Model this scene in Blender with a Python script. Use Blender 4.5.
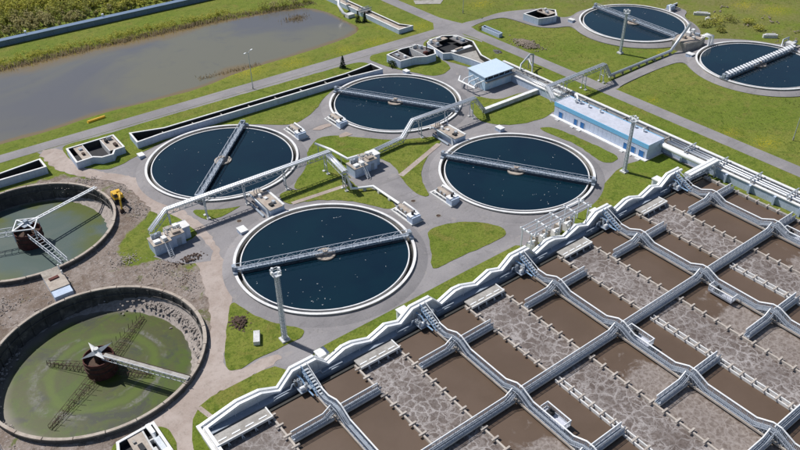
import bpy, math, random
from mathutils import Vector, Matrix, noise
from mathutils.geometry import tessellate_polygon

# ------------------------------------------------------------------ reset
for o in list(bpy.data.objects):
    bpy.data.objects.remove(o)
S = bpy.context.scene
C = S.collection
R = math.radians
random.seed(11)

# ------------------------------------------------------------------ camera, sky, sun, exposure
# world axes follow the works' own grid: X along the duct wall, Y away from the aeration basin, metres
cam_d = bpy.data.cameras.new('camera')
cam = bpy.data.objects.new('camera', cam_d)
C.objects.link(cam)
cam_d.sensor_width = 36.0
cam_d.lens = 746.7 / 800 * 36.0
cam_d.clip_start = 1.0
cam_d.clip_end = 6000.0
cam.matrix_world = (Matrix.Translation((0, 0, 100.39)) @ Matrix.Rotation(R(-36.75), 4, 'Z')
                    @ Matrix.Rotation(R(90 - 35.093), 4, 'X') @ Matrix.Rotation(R(-0.735), 4, 'Z'))
S.camera = cam

SUN_EL, SUN_AZ = 52.0, 112.0          # azimuth counter-clockwise from +X
w = bpy.data.worlds.new('World')
S.world = w
w.use_nodes = True
nt = w.node_tree
sky = nt.nodes.new('ShaderNodeTexSky')
sky.sky_type = 'NISHITA'
sky.sun_disc = False
sky.sun_elevation = R(SUN_EL)
sky.sun_rotation = R(90 - SUN_AZ)
sky.air_density = 1.0
sky.dust_density = 0.6
bg = nt.nodes['Background']
bg.inputs['Strength'].default_value = 0.072
nt.links.new(sky.outputs[0], bg.inputs[0])

sd = bpy.data.lights.new('sun', 'SUN')
sd.energy = 4.4
sd.angle = R(0.53)
sd.color = (1.0, 0.965, 0.92)
sun = bpy.data.objects.new('sun', sd)
C.objects.link(sun)
dv = Vector((math.cos(R(SUN_AZ)) * math.cos(R(SUN_EL)), math.sin(R(SUN_AZ)) * math.cos(R(SUN_EL)), math.sin(R(SUN_EL))))
sun.rotation_euler = (-dv).to_track_quat('-Z', 'Y').to_euler()
sun.location = (100, 150, 150)

S.render.engine = 'CYCLES'
S.view_settings.view_transform = 'Standard'
S.view_settings.look = 'None'
S.view_settings.gamma = 1.0
S.view_settings.use_curve_mapping = False
S.view_settings.exposure = 0.12


# ------------------------------------------------------------------ materials
class NT:
    def __init__(self, name):
        self.m = bpy.data.materials.new(name)
        self.m.use_nodes = True
        self.t = self.m.node_tree
        self.b = self.t.nodes['Principled BSDF']
        g = self.t.nodes.new('ShaderNodeNewGeometry')
        self.pos = g.outputs['Position']

    def node(self, ty, **kw):
        n = self.t.nodes.new(ty)
        for k, v in kw.items():
            if k in n.inputs:
                n.inputs[k].default_value = v
            else:
                setattr(n, k, v)
        return n

    def link(self, a, b):
        self.t.links.new(a, b)

    def noise(self, scale, detail=3, rough=.55, vec=None, dist=0.0):
        n = self.node('ShaderNodeTexNoise')
        n.inputs['Scale'].default_value = scale
        n.inputs['Detail'].default_value = detail
        n.inputs['Roughness'].default_value = rough
        n.inputs['Distortion'].default_value = dist
        self.link(vec if vec else self.pos, n.inputs['Vector'])
        return n.outputs['Fac']

    def ramp(self, fac, lo, hi, a=0.0, b=1.0):
        n = self.node('ShaderNodeMapRange')
        n.interpolation_type = 'SMOOTHSTEP'
        n.inputs['From Min'].default_value = lo
        n.inputs['From Max'].default_value = hi
        n.inputs['To Min'].default_value = a
        n.inputs['To Max'].default_value = b
        self.link(fac, n.inputs['Value'])
        return n.outputs['Result']

    def mix(self, fac, a, b, mode='MIX'):
        n = self.node('ShaderNodeMix', data_type='RGBA', blend_type=mode)
        for s, v in ((n.inputs[0], fac), (n.inputs[6], a), (n.inputs[7], b)):
            if isinstance(v, (int, float)):
                s.default_value = v
            elif isinstance(v, tuple):
                s.default_value = (*v, 1.0)
            else:
                self.link(v, s)
        return n.outputs[2]

    def math(self, op, a, b=None):
        n = self.node('ShaderNodeMath', operation=op)
        for s, v in ((n.inputs[0], a), (n.inputs[1], b)):
            if v is None:
                continue
            if isinstance(v, (int, float)):
                s.default_value = v
            else:
                self.link(v, s)
        return n.outputs[0]

    def attr(self, name):
        n = self.node('ShaderNodeAttribute', attribute_name=name)
        return n.outputs['Fac']

    def bump(self, h, strength, dist):
        n = self.node('ShaderNodeBump')
        n.inputs['Strength'].default_value = strength
        n.inputs['Distance'].default_value = dist
        self.link(h, n.inputs['Height'])
        self.link(n.outputs[0], self.b.inputs['Normal'])

    def out(self, col, rough=.8, spec=.3, metal=0.0):
        if isinstance(col, tuple):
            self.b.inputs['Base Color'].default_value = (*col, 1)
        else:
            self.link(col, self.b.inputs['Base Color'])
        self.b.inputs['Roughness'].default_value = rough
        self.b.inputs['Specular IOR Level'].default_value = spec
        self.b.inputs['Metallic'].default_value = metal
        return self.m


def weathered(name, col, dark, scale=.35, amount=.7, rough=.75, spec=.3, metal=0.0, fine=4.0, streak=0.0, third=None):
    n = NT(name)
    a = n.ramp(n.noise(scale, 5, .65), .38, .68, 0, amount)
    c = n.mix(a, col, dark)
    f = n.ramp(n.noise(fine, 3, .7), .35, .75, 0, .45)
    c = n.mix(f, c, tuple(x * .62 for x in col))
    if streak:
        mp = n.node('ShaderNodeMapping')
        mp.inputs['Scale'].default_value = (1.6, 1.6, .18)
        n.link(n.pos, mp.inputs['Vector'])
        s = n.ramp(n.noise(1.0, 4, .7, mp.outputs[0]), .5, .72, 0, streak)
        c = n.mix(s, c, tuple(x * .35 for x in dark))
    if third:
        c = n.mix(n.ramp(n.noise(scale * .6 + .07, 4, .7, dist=.6), .52, .68, 0, .8), c, third)
    n.bump(n.noise(fine * 2, 3), .25, .03)
    return n.out(c, rough, spec, metal)


M = {}
M['concrete'] = weathered('concrete', (.42, .40, .37), (.23, .21, .19), .4, .75, streak=.35)
M['concrete_light'] = weathered('concrete_light', (.68, .68, .67), (.43, .42, .41), .5, .6, streak=.35)
M['concrete_dark'] = weathered('concrete_dark', (.15, .145, .14), (.07, .065, .06), .5, .7)
M['concrete_mid'] = weathered('concrete_mid', (.30, .285, .265), (.18, .165, .15), .6, .8)
M['algae'] = weathered('algae_concrete', (.055, .055, .05), (.03, .03, .028), .7, .7)  # near-black concrete: the shade inside recesses is put into the colour
M['concrete_old'] = weathered('concrete_old', (.40, .36, .31), (.20, .17, .14), .5, .9, streak=.5, third=(.30, .26, .23))
M['tan_slab'] = weathered('tan_slab', (.47, .41, .35), (.29, .24, .20), .6, .8, third=(.36, .28, .23))
M['paint_pale'] = weathered('paint_pale', (.50, .59, .74), (.38, .45, .56), .5, .5, .6, streak=.35)
M['coping'] = weathered('coping', (.80, .80, .79), (.57, .56, .54), .6, .55, .6, fine=2.5)
M['rim'] = weathered('rim', (.82, .82, .82), (.58, .57, .56), .35, .7, .7, fine=2.5, third=(.70, .67, .65))
M['white'] = weathered('white_metal', (.88, .89, .90), (.74, .75, .76), .4, .5, .38, .5)
M['foil'] = weathered('foil_pipe', (.74, .76, .79), (.55, .57, .60), .6, .6, .33, .5, .55)
M['galv'] = weathered('galvanised', (.50, .54, .58), (.36, .39, .43), .8, .6, .5, .5, .25)
M['rail'] = weathered('rail_paint', (.62, .65, .69), (.45, .48, .52), .8, .5, .5, .5)
M['mesh_grey'] = weathered('mesh_grey', (.50, .54, .60), (.36, .39, .44), .8, .5, .55, .4)
M['steel_blue'] = weathered('steel_blue', (.25, .38, .55), (.18, .28, .42), .8, .6, .5)
M['duct_wall'] = weathered('duct_wall', (.80, .81, .82), (.60, .60, .60), .45, .6, streak=.3)
M['canal_blue'] = weathered('canal_blue', (.16, .23, .34), (.11, .16, .24), .3, .5)
M['tank_lining'] = weathered('tank_lining', (.10, .095, .092), (.04, .04, .043), .5, .8, third=(.20, .185, .17))  # wall tone darkened to hold the shade inside the drained tanks
M['grey_blue'] = weathered('grey_blue', (.33, .38, .45), (.22, .26, .31), .8, .6, .55)
M['sky_blue'] = weathered('sky_blue', (.22, .56, .86), (.19, .50, .78), .4, .4, .5)
M['blue'] = weathered('blue_paint', (.03, .17, .46), (.03, .13, .34), .8, .5, .5)
M['wall_pale'] = weathered('wall_pale', (.58, .66, .82), (.50, .57, .72), .3, .5, .6, fine=2.0)
M['roof_grey'] = weathered('roof_grey', (.57, .59, .67), (.47, .49, .56), .25, .6, .65, fine=1.2)
M['roof_blue'] = weathered('roof_blue', (.60, .72, .85), (.53, .64, .77), .4, .4, .55)
M['bldg_blue'] = weathered('bldg_blue', (.52, .69, .84), (.44, .60, .74), .4, .5, .6, streak=.25)
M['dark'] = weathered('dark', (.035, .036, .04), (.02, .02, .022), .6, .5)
M['dark_glass'] = weathered('dark_glass', (.03, .04, .06), (.02, .025, .04), .6, .4, .15, .5)
M['rust'] = weathered('rust', (.14, .05, .04), (.055, .026, .024), 1.2, .8, .85)
M['rust_dark'] = weathered('rust_dark', (.095, .06, .045), (.04, .03, .026), 1.0, .8, .9)
M['yellow'] = weathered('yellow_paint', (.74, .44, .02), (.52, .30, .02), 1.5, .5, .45, .5)
M['rubber'] = weathered('rubber', (.03, .03, .03), (.05, .045, .04), 1.5, .5)
M['kerb_tan'] = weathered('kerb_tan', (.52, .47, .42), (.34, .29, .25), .7, .7)
M['wood_bark'] = weathered('bark', (.16, .13, .10), (.08, .065, .05), 2.0, .6, .9)
M['rubble'] = weathered('rubble', (.38, .335, .305), (.19, .165, .145), 1.5, .8, .9)
M['rubble_tan'] = weathered('rubble_tan', (.30, .25, .20), (.13, .105, .085), 1.5, .9, .9)
M['asphalt_roof'] = weathered('felt', (.20, .19, .19), (.13, .12, .12), .7, .7)


def asphalt_mat():
    n = NT('asphalt')
    c = n.mix(n.ramp(n.noise(.09, 5, .6), .35, .65), (.285, .270, .275), (.225, .214, .220))
    c = n.mix(n.ramp(n.noise(.5, 5, .7, dist=.8), .55, .75, 0, .55), c, (.34, .31, .29))
    c = n.mix(n.ramp(n.noise(2.6, 4, .7), .45, .75, 0, .35), c, (.14, .135, .135))
    mpx = n.node('ShaderNodeMapping')
    mpx.inputs['Rotation'].default_value = (0, 0, .5)
    mpx.inputs['Scale'].default_value = (.05, .9, 1)
    n.link(n.pos, mpx.inputs['Vector'])
    c = n.mix(n.ramp(n.noise(1.0, 4, .6, mpx.outputs[0]), .56, .72, 0, .45), c, (.16, .152, .15))
    c = n.mix(n.ramp(n.noise(.22, 3, .5, dist=.3), .64, .70, 0, .5), c, (.33, .30, .285))
    v = n.node('ShaderNodeTexVoronoi', feature='DISTANCE_TO_EDGE')
    v.inputs['Scale'].default_value = .16
    wv = n.node('ShaderNodeMix', data_type='VECTOR')
    wv.inputs[0].default_value = .12
    nn = n.node('ShaderNodeTexNoise')
    nn.inputs['Scale'].default_value = .35
    n.link(n.pos, nn.inputs['Vector'])
    sc = n.node('ShaderNodeVectorMath', operation='SCALE')
    sc.inputs[3].default_value = 5.0
    n.link(nn.outputs['Color'], sc.inputs[0])
    ad = n.node('ShaderNodeVectorMath', operation='ADD')
    n.link(n.pos, ad.inputs[0])
    n.link(sc.outputs[0], ad.inputs[1])
    n.link(ad.outputs[0], v.inputs['Vector'])
    crack = n.ramp(v.outputs['Distance'], .0, .014, .28, 0)
    c = n.mix(crack, c, (.10, .095, .09))
    n.bump(n.noise(9, 2), .2, .02)
    return n.out(c, .88, .25)


def ground_mat():
    n = NT('grass')
    p = n.pos
    g = n.mix(n.ramp(n.noise(.035, 4, .6), .35, .65), (.150, .202, .028), (.205, .228, .043))
    g = n.mix(n.ramp(n.noise(.16, 5, .65, dist=.7), .50, .70, 0, .8), g, (.215, .195, .050))
    g = n.mix(n.ramp(n.noise(.42, 6, .8, dist=.4), .47, .64, 0, .8), g, (.085, .132, .015))
    g = n.mix(n.ramp(n.noise(1.8, 5, .8), .46, .66, 0, .75), g, (.066, .100, .014))
    g = n.mix(n.ramp(n.noise(1.1, 5, .8, dist=.5), .54, .70, 0, .65), g, (.235, .235, .07))
    # dry, tussocky meadow
    dry = n.math('MULTIPLY', n.attr('dry'), n.ramp(n.noise(.09, 5, .65), .3, .6))
    dcol = n.mix(n.ramp(n.noise(.9, 5, .75), .35, .7), (.135, .150, .034), (.225, .205, .085))
    g = n.mix(dry, g, dcol)
    # dandelions
    yel = n.math('MULTIPLY', n.attr('yellow'), n.ramp(n.noise(2.4, 3, .8), .50, .62))
    g = n.mix(yel, g, (.46, .37, .01))
    # bare earth
    dn = n.math('ADD', n.attr('dirt'), n.math('MULTIPLY', n.math('SUBTRACT', n.noise(.22, 5, .7), .5), 1.1))
    df = n.ramp(dn, .42, .62)
    d = n.mix(n.ramp(n.noise(.12, 5, .7, dist=1.0), .35, .65), (.220, .172, .142), (.325, .275, .245))
    d = n.mix(n.ramp(n.noise(.7, 5, .75, dist=.6), .45, .7, 0, .8), d, (.115, .088, .068))
    d = n.mix(n.ramp(n.noise(1.9, 5, .8), .5, .70, 0, .8), d, (.46, .425, .41))
    d = n.mix(n.ramp(n.noise(.06, 4, .65, dist=1.5), .50, .62, 0, .6), d, (.165, .122, .092))
    d = n.mix(n.ramp(n.noise(.13, 5, .75, dist=.8), .57, .68, 0, .85), d, (.115, .145, .03))
    c = n.mix(df, g, d)
    # lake bed / wet margin
    c = n.mix(n.attr('wet'), c, (.075, .060, .035))
    n.bump(n.math('ADD', n.noise(2.2, 5, .75), n.math('MULTIPLY', n.noise(7, 3, .7), .5)), .9, .22)
    return n.out(c, .95, .12)


def tussock_mat():
    n = NT('tussock')
    g = n.mix(n.ramp(n.noise(.08, 4, .6), .35, .65), (.138, .188, .026), (.195, .21, .040))
    g = n.mix(n.ramp(n.noise(.4, 4, .7), .45, .7, 0, .7), g, (.21, .18, .06))
    n.out(g, .9, .1)
    cx_ = n.node('ShaderNodeCombineXYZ')
    cx_.inputs[2].default_value = 1.0
    n.link(cx_.outputs[0], n.b.inputs['Normal'])
    return n.m


def dirt_mat():
    n = NT('dirt_track')
    d = n.mix(n.ramp(n.noise(.15, 5, .7, dist=.6), .35, .65), (.35, .285, .25), (.43, .365, .33))
    d = n.mix(n.ramp(n.noise(.9, 5, .75), .48, .72, 0, .6), d, (.24, .20, .17))
    d = n.mix(n.ramp(n.noise(3.4, 3, .75), .5, .75, 0, .5), d, (.46, .41, .37))
    n.bump(n.noise(2.5, 5, .7), .5, .1)
    return n.out(d, .95, .15)


def tank_water():
    n = NT('clarifier_water')
    c = n.mix(n.ramp(n.noise(.06, 4, .6, dist=.5), .3, .7), (.0015, .012, .024), (.0022, .018, .029))
    n.bump(n.noise(1.1, 4, .6), .12, .02)
    n.out(c, .12, .5)
    return n.m


def pond_water():
    n = NT('pond_water')
    c = n.mix(n.ramp(n.noise(.014, 4, .6, dist=.9), .40, .60), (.120, .115, .115), (.160, .150, .106))
    c = n.mix(n.ramp(n.noise(.11, 5, .65, dist=.5), .55, .75, 0, .4), c, (.105, .10, .10))
    c = n.mix(n.ramp(n.math('ADD', n.attr('shallow'), n.math('MULTIPLY', n.math('SUBTRACT', n.noise(.08, 4), .5), .8)), .35, .95), c, (.185, .135, .062))
    n.bump(n.noise(.8, 4, .6), .06, .02)
    return n.out(c, .16, .5)


def aer_water(kind):
    n = NT('aeration_' + kind)
    brown = n.mix(n.ramp(n.noise(.09, 4, .6), .35, .65), (.108, .074, .052), (.124, .086, .062))
    nn = n.node('ShaderNodeTexNoise')
    nn.inputs['Scale'].default_value = .45
    nn.inputs['Detail'].default_value = 4
    n.link(n.pos, nn.inputs['Vector'])
    sc = n.node('ShaderNodeVectorMath', operation='SCALE')
    sc.inputs[3].default_value = 2.6
    n.link(nn.outputs['Color'], sc.inputs[0])
    ad = n.node('ShaderNodeVectorMath', operation='ADD')
    n.link(n.pos, ad.inputs[0])
    n.link(sc.outputs[0], ad.inputs[1])

    def web(scale, wdt):
        v = n.node('ShaderNodeTexVoronoi', feature='DISTANCE_TO_EDGE')
        v.inputs['Scale'].default_value = scale
        n.link(ad.outputs[0], v.inputs['Vector'])
        return n.ramp(v.outputs['Distance'], 0.0, wdt, 1, 0)
    if kind == 'foam':
        n2 = n.node('ShaderNodeTexNoise')
        n2.inputs['Scale'].default_value = 1.9
        n2.inputs['Detail'].default_value = 5
        n2.inputs['Roughness'].default_value = .7
        n.link(n.pos, n2.inputs['Vector'])
        s2 = n.node('ShaderNodeVectorMath', operation='SCALE')
        s2.inputs[3].default_value = .9
        n.link(n2.outputs['Color'], s2.inputs[0])
        a2 = n.node('ShaderNodeVectorMath', operation='ADD')
        n.link(ad.outputs[0], a2.inputs[0])
        n.link(s2.outputs[0], a2.inputs[1])
        ad = a2
        base = n.mix(n.ramp(n.noise(.9, 6, .8), .35, .66), (.092, .070, .060), (.172, .142, .128))
        w1 = n.math('MULTIPLY', web(.50, .13), n.ramp(n.noise(.15, 4, .7), .32, .62, .25, 1))
        w2 = n.math('MULTIPLY', web(.85, .13), n.ramp(n.noise(.22, 4, .7), .38, .60, 0, .75))
        w3 = n.math('MULTIPLY', web(2.1, .16), n.ramp(n.noise(.3, 4, .7), .45, .62, 0, .45))
        f = n.math('MAXIMUM', n.math('MAXIMUM', w1, w2), w3)
        f = n.math('MULTIPLY', f, n.ramp(n.noise(3.0, 6, .85), .25, .58, .35, 1))
        f = n.math('MAXIMUM', f, n.math('MULTIPLY', n.ramp(n.noise(.19, 5, .7, dist=.8), .56, .74, 0, .8), n.ramp(n.noise(2.2, 5, .8), .3, .65, .3, 1)))
        c = n.mix(n.math('MULTIPLY', f, .85), base, (.45, .42, .41))
        rough = .6
    else:
        # brown liquor; a coarse-bubble zone begins part-way down the lane
        mk = n.attr('fizz')
        edge = n.math('ADD', mk, n.math('MULTIPLY', n.math('SUBTRACT', n.noise(.35, 5, .7, dist=.6), .5), 1.3))
        ff = n.ramp(edge, .38, .62)
        fz = n.mix(n.ramp(n.noise(1.5, 6, .8), .35, .68), (.15, .118, .10), (.30, .26, .235))
        w1 = n.math('MULTIPLY', web(.7, .12), .45)
        fz = n.mix(w1, fz, (.36, .32, .30))
        c = n.mix(ff, brown, fz)
        rough = .42
    n.bump(n.noise(1.4, 4, .7), .25, .05)
    return n.out(c, rough, .35)


def sludge(kind):
    n = NT('sludge_' + kind)
    if kind == 'green':
        c = n.mix(n.ramp(n.noise(.13, 5, .65, dist=1.2), .35, .62), (.062, .096, .010), (.068, .074, .022))
        c = n.mix(n.ramp(n.noise(.11, 4, .65, dist=.8), .50, .66), c, (.045, .050, .034))
        # concentric mud arcs left by the scraper
        sp = n.node('ShaderNodeSeparateXYZ')
        n.link(n.pos, sp.inputs[0])
        dx = n.math('SUBTRACT', sp.outputs[0], 14.7)
        dy = n.math('SUBTRACT', sp.outputs[1], 114.7)
        rr = n.math('SQRT', n.math('ADD', n.math('MULTIPLY', dx, dx), n.math('MULTIPLY', dy, dy)))
        rr = n.math('ADD', rr, n.math('MULTIPLY', n.math('SUBTRACT', n.noise(.22, 4), .5), 2.0))
        a = n.math('ABSOLUTE', n.math('SUBTRACT', rr, 11.3))
        a2 = n.math('ABSOLUTE', n.math('SUBTRACT', rr, 8.0))
        arc = n.math('MAXIMUM', n.ramp(a, .25, .8, 1, 0), n.ramp(a2, .1, .4, .6, 0))
        arc = n.math('MULTIPLY', arc, n.ramp(n.noise(.15, 3), .46, .58))
        a3 = n.math('MULTIPLY', n.ramp(n.math('ABSOLUTE', n.math('SUBTRACT', rr, 12.2)), .2, 1.6, .85, 0), n.ramp(dx, -7.0, -9.5))
        arc = n.math('MAXIMUM', arc, n.math('MULTIPLY', a3, n.ramp(n.noise(.35, 5, .7), .38, .6)))
        c = n.mix(n.ramp(n.math('ABSOLUTE', n.math('SUBTRACT', rr, 9.6)), .2, 1.3, .7, 0), c, (.085, .125, .012))
        arc = n.math('MULTIPLY', arc, n.ramp(n.noise(1.1, 6, .8, dist=.6), .38, .60, .1, .9))
        c = n.mix(arc, c, (.165, .16, .145))
        c = n.mix(n.ramp(n.noise(.7, 6, .8, dist=.5), .52, .68, 0, .6), c, (.09, .125, .014))
        c = n.mix(n.ramp(n.noise(1.6, 5, .8), .55, .7, 0, .5), c, (.04, .05, .02))
        c = n.mix(n.ramp(rr, 15.6, 18.6), c, (.20, .175, .15))
    else:
        c = n.mix(n.ramp(n.noise(.08, 5, .65, dist=.8), .35, .65), (.066, .098, .088), (.092, .116, .100))
        sp = n.node('ShaderNodeSeparateXYZ')
        n.link(n.pos, sp.inputs[0])
        dx = n.math('SUBTRACT', sp.outputs[0], 15.5)
        dy = n.math('SUBTRACT', sp.outputs[1], 165.8)
        rr = n.math('SQRT', n.math('ADD', n.math('MULTIPLY', dx, dx), n.math('MULTIPLY', dy, dy)))
        rr = n.math('ADD', rr, n.math('MULTIPLY', n.math('SUBTRACT', n.noise(.2, 5, .7), .5), 5.0))
        gr = n.math('MULTIPLY', n.ramp(rr, 8, 16), n.ramp(n.noise(.09, 4), .42, .58))
        c = n.mix(gr, c, (.085, .105, .025))
        c = n.mix(n.ramp(rr, 17.4, 19.4), c, (.22, .205, .185))
    n.bump(n.noise(.9, 4, .6), .1, .03)
    return n.out(c, .4, .25)


def leaf_mat(name, a, b):
    n = NT(name)
    c = n.mix(n.ramp(n.noise(.35, 4, .7), .35, .65), a, b)
    n.out(c, .75, .2)
    tr = n.node('ShaderNodeBsdfTranslucent')
    n.link(c, tr.inputs['Color'])
    mx = n.node('ShaderNodeMixShader')
    mx.inputs[0].default_value = .45
    n.link(n.b.outputs[0], mx.inputs[1])
    n.link(tr.outputs[0], mx.inputs[2])
    n.link(mx.outputs[0], n.t.nodes['Material Output'].inputs['Surface'])
    return n.m


M['asphalt'] = asphalt_mat()
M['ground'] = ground_mat()
M['track'] = dirt_mat()
M['tussock'] = tussock_mat()
M['tank_water'] = tank_water()
M['pond'] = pond_water()
M['foam'] = aer_water('foam')
M['brown'] = aer_water('brown')
M['sludge_green'] = sludge('green')
M['sludge_grey'] = sludge('grey')
M['leaf_spring'] = leaf_mat('leaf_spring', (.42, .43, .08), (.52, .48, .12))
M['leaf_olive'] = leaf_mat('leaf_olive', (.30, .32, .07), (.38, .36, .11))
M['leaf_twig'] = leaf_mat('leaf_twig', (.36, .33, .14), (.43, .38, .18))
M['leaf_fir'] = leaf_mat('leaf_fir', (.028, .052, .022), (.04, .065, .026))
M['reed'] = leaf_mat('reed', (.27, .215, .135), (.36, .29, .19))
M['bird'] = weathered('bird_white', (.85, .85, .84), (.7, .7, .7), 2, .3)


# ------------------------------------------------------------------ mesh helpers
class MB:
    def __init__(self):
        self.v = []
        self.f = []

    def add(self, vs, fs):
        k = len(self.v)
        self.v += [tuple(p) for p in vs]
        self.f += [tuple(i + k for i in q) for q in fs]
        return self

    def box(self, x0, x1, y0, y1, z0, z1):
        vs = [(x0, y0, z0), (x1, y0, z0), (x1, y1, z0), (x0, y1, z0), (x0, y0, z1), (x1, y0, z1), (x1, y1, z1), (x0, y1, z1)]
        return self.add(vs, [(3, 2, 1, 0), (4, 5, 6, 7), (0, 1, 5, 4), (1, 2, 6, 5), (2, 3, 7, 6), (3, 0, 4, 7)])

    def obox(self, cx, cy, z0, sx, sy, sz, rz=0.0, top=1.0):
        c, s = math.cos(rz), math.sin(rz)
        vs = []
        for z, k in ((z0, 1.0), (z0 + sz, top)):
            for a, b in ((-1, -1), (1, -1), (1, 1), (-1, 1)):
                x, y = a * sx / 2 * k, b * sy / 2 * k
                vs.append((cx + c * x - s * y, cy + s * x + c * y, z))
        return self.add(vs, [(3, 2, 1, 0), (4, 5, 6, 7), (0, 1, 5, 4), (1, 2, 6, 5), (2, 3, 7, 6), (3, 0, 4, 7)])

    def cyl(self, p0, p1, r, n=8, r2=None, cap=True):
        p0, p1 = Vector(p0), Vector(p1)
        d = (p1 - p0).normalized()
        u = d.orthogonal().normalized() if abs(d.z) > .99 else d.cross(Vector((0, 0, 1))).normalized()
        w_ = d.cross(u)
        r2 = r if r2 is None else r2
        vs = []
        for p, q in ((p0, r), (p1, r2)):
            for i in range(n):
                a = 2 * math.pi * (i + .5) / n
                vs.append(p + (u * math.cos(a) + w_ * math.sin(a)) * q)
        fs = [(i, (i + 1) % n, n + (i + 1) % n, n + i) for i in range(n)]
        if cap:
            fs += [tuple(range(n - 1, -1, -1)), tuple(range(n, 2 * n))]
        return self.add(vs, fs)

    def bar(self, p0, p1, t):
        return self.cyl(p0, p1, t * .707, 4)

    def tube(self, pts, r, n=10):
        pts = [Vector(p) for p in pts]
        vs = []
        for i, p in enumerate(pts):
            a = (p - pts[i - 1]).normalized() if i else None
            b = (pts[i + 1] - p).normalized() if i < len(pts) - 1 else None
            if a is None:
                a = b
            if b is None:
                b = a
            t = (a + b)
            t = t.normalized() if t.length > 1e-4 else a
            u = t.cross(Vector((0, 0, 1)))
            u = u.normalized() if u.length > 1e-3 else Vector((1, 0, 0))
            w_ = u.cross(t).normalized()
            k = 1.0 / max(.5, math.sqrt(max(0.0, (1 + a.dot(b)) / 2)))
            # stretch across the bend so the tube keeps its width
            bend = (b - a)
            for j in range(n):
                an = 2 * math.pi * j / n
                o = (u * math.cos(an) + w_ * math.sin(an)) * r
                if bend.length > 1e-3:
                    bn = bend.normalized()
                    o += bn * o.dot(bn) * (k - 1)
                vs.append(p + o)
        m = len(pts)
        fs = []
        for i in range(m - 1):
            for j in range(n):
                fs.append((i * n + j, i * n + (j + 1) % n, (i + 1) * n + (j + 1) % n, (i + 1) * n + j))
        fs += [tuple(range(n)), tuple(range(m * n - 1, (m - 1) * n - 1, -1))]
        return self.add(vs, fs)

    def prism(self, poly, z0, z1):
        if sum(a[0] * b[1] - b[0] * a[1] for a, b in zip(poly, poly[1:] + poly[:1])) < 0:
            poly = poly[::-1]
        n = len(poly)
        vs = [(x, y, z0) for x, y in poly] + [(x, y, z1) for x, y in poly]
        tr = tessellate_polygon([[Vector((x, y, 0)) for x, y in poly]])
        fs = []
        for t in tr:
            a, b, c = (Vector((*poly[i], 0)) for i in t)
            if (b - a).cross(c - a).z < 0:
                t = t[::-1]
            fs.append(tuple(i + n for i in t))
        for i in range(n):
            j = (i + 1) % n
            fs.append((i, j, j + n, i + n))
        return self.add(vs, fs)

    def ring(self, cx, cy, r0, r1, z0, z1, n=96, a0=0.0, a1=2 * math.pi):
        full = abs(a1 - a0 - 2 * math.pi) < 1e-6
        m = n if full else n + 1
        vs = []
        for i in range(m):
            a = a0 + (a1 - a0) * i / n
            c, s = math.cos(a), math.sin(a)
            vs += [(cx + r0 * c, cy + r0 * s, z0), (cx + r1 * c, cy + r1 * s, z0), (cx + r1 * c, cy + r1 * s, z1), (cx + r0 * c, cy + r0 * s, z1)]
        fs = []
        for i in range(n):
            p, q = i * 4, ((i + 1) % m) * 4
            for k in range(4):
                k2 = (k + 1) % 4
                fs.append((p + k, p + k2, q + k2, q + k))
        if not full:
            fs += [(0, 3, 2, 1), ((m - 1) * 4, (m - 1) * 4 + 1, (m - 1) * 4 + 2, (m - 1) * 4 + 3)]
        return self.add(vs, fs)

    def disc(self, cx, cy, r, z, n=96):
        vs = [(cx, cy, z)] + [(cx + r * math.cos(2 * math.pi * i / n), cy + r * math.sin(2 * math.pi * i / n), z) for i in range(n)]
        return self.add(vs, [(0, i + 1, (i + 1) % n + 1) for i in range(n)])

    def wall(self, pts, t, z0, z1, closed=False):
        """mitred wall of thickness t along a polyline (2-D)"""
        P = [Vector(p) for p in pts]
        n = len(P)
        L = []
        for i in range(n):
            a = P[i] - P[i - 1] if (i or closed) else P[1] - P[0]
            b = P[(i + 1) % n] - P[i] if (i < n - 1 or closed) else a
            a, b = a.normalized(), b.normalized()
            na, nb = Vector((-a.y, a.x)), Vector((-b.y, b.x))
            m = (na + nb).normalized()
            k = 1 / max(.35, m.dot(na))
            L.append((P[i] + m * k * t / 2, P[i] - m * k * t / 2))
        m = n if closed else n - 1
        for i in range(m):
            A, B = L[i], L[(i + 1) % n]
            q = [A[1], B[1], B[0], A[0]]
            vs = [(p.x, p.y, z0) for p in q] + [(p.x, p.y, z1) for p in q]
            fs = [(3, 2, 1, 0), (4, 5, 6, 7), (0, 1, 5, 4), (2, 3, 7, 6)]
            if not closed and i == 0:
                fs.append((3, 0, 4, 7))
            if not closed and i == m - 1:
                fs.append((1, 2, 6, 5))
            self.add(vs, fs)
        return self


def root_loc(p):
    while p.parent:
        p = p.parent
    return p.location


def obj(name, mb, mat, parent=None, smooth=False, attrs=None):
    off = root_loc(parent).copy() if parent else None
    if off is None:
        xs = [p[0] for p in mb.v]
        ys = [p[1] for p in mb.v]
        zs = [p[2] for p in mb.v]
        off = Vector(((min(xs) + max(xs)) / 2, (min(ys) + max(ys)) / 2, min(zs)))
    me = bpy.data.meshes.new(name)
    me.from_pydata([(p[0] - off.x, p[1] - off.y, p[2] - off.z) for p in mb.v], [], mb.f)
    for m in (mat if isinstance(mat, (list, tuple)) else [mat]):
        me.materials.append(M[m])
    if attrs:
        for k, vals in attrs.items():
            a = me.attributes.new(k, 'FLOAT', 'POINT')
            a.data.foreach_set('value', vals)
    if smooth:
        me.polygons.foreach_set('use_smooth', [True] * len(me.polygons))
    me.update()
    o = bpy.data.objects.new(name, me)
    C.objects.link(o)
    if parent:
        o.parent = parent
    else:
        o.location = off
    return o


def tag(o, label, cat, group=None):
    o['label'] = label
    o['category'] = cat
    if group:
        o['group'] = group
    return o


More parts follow.
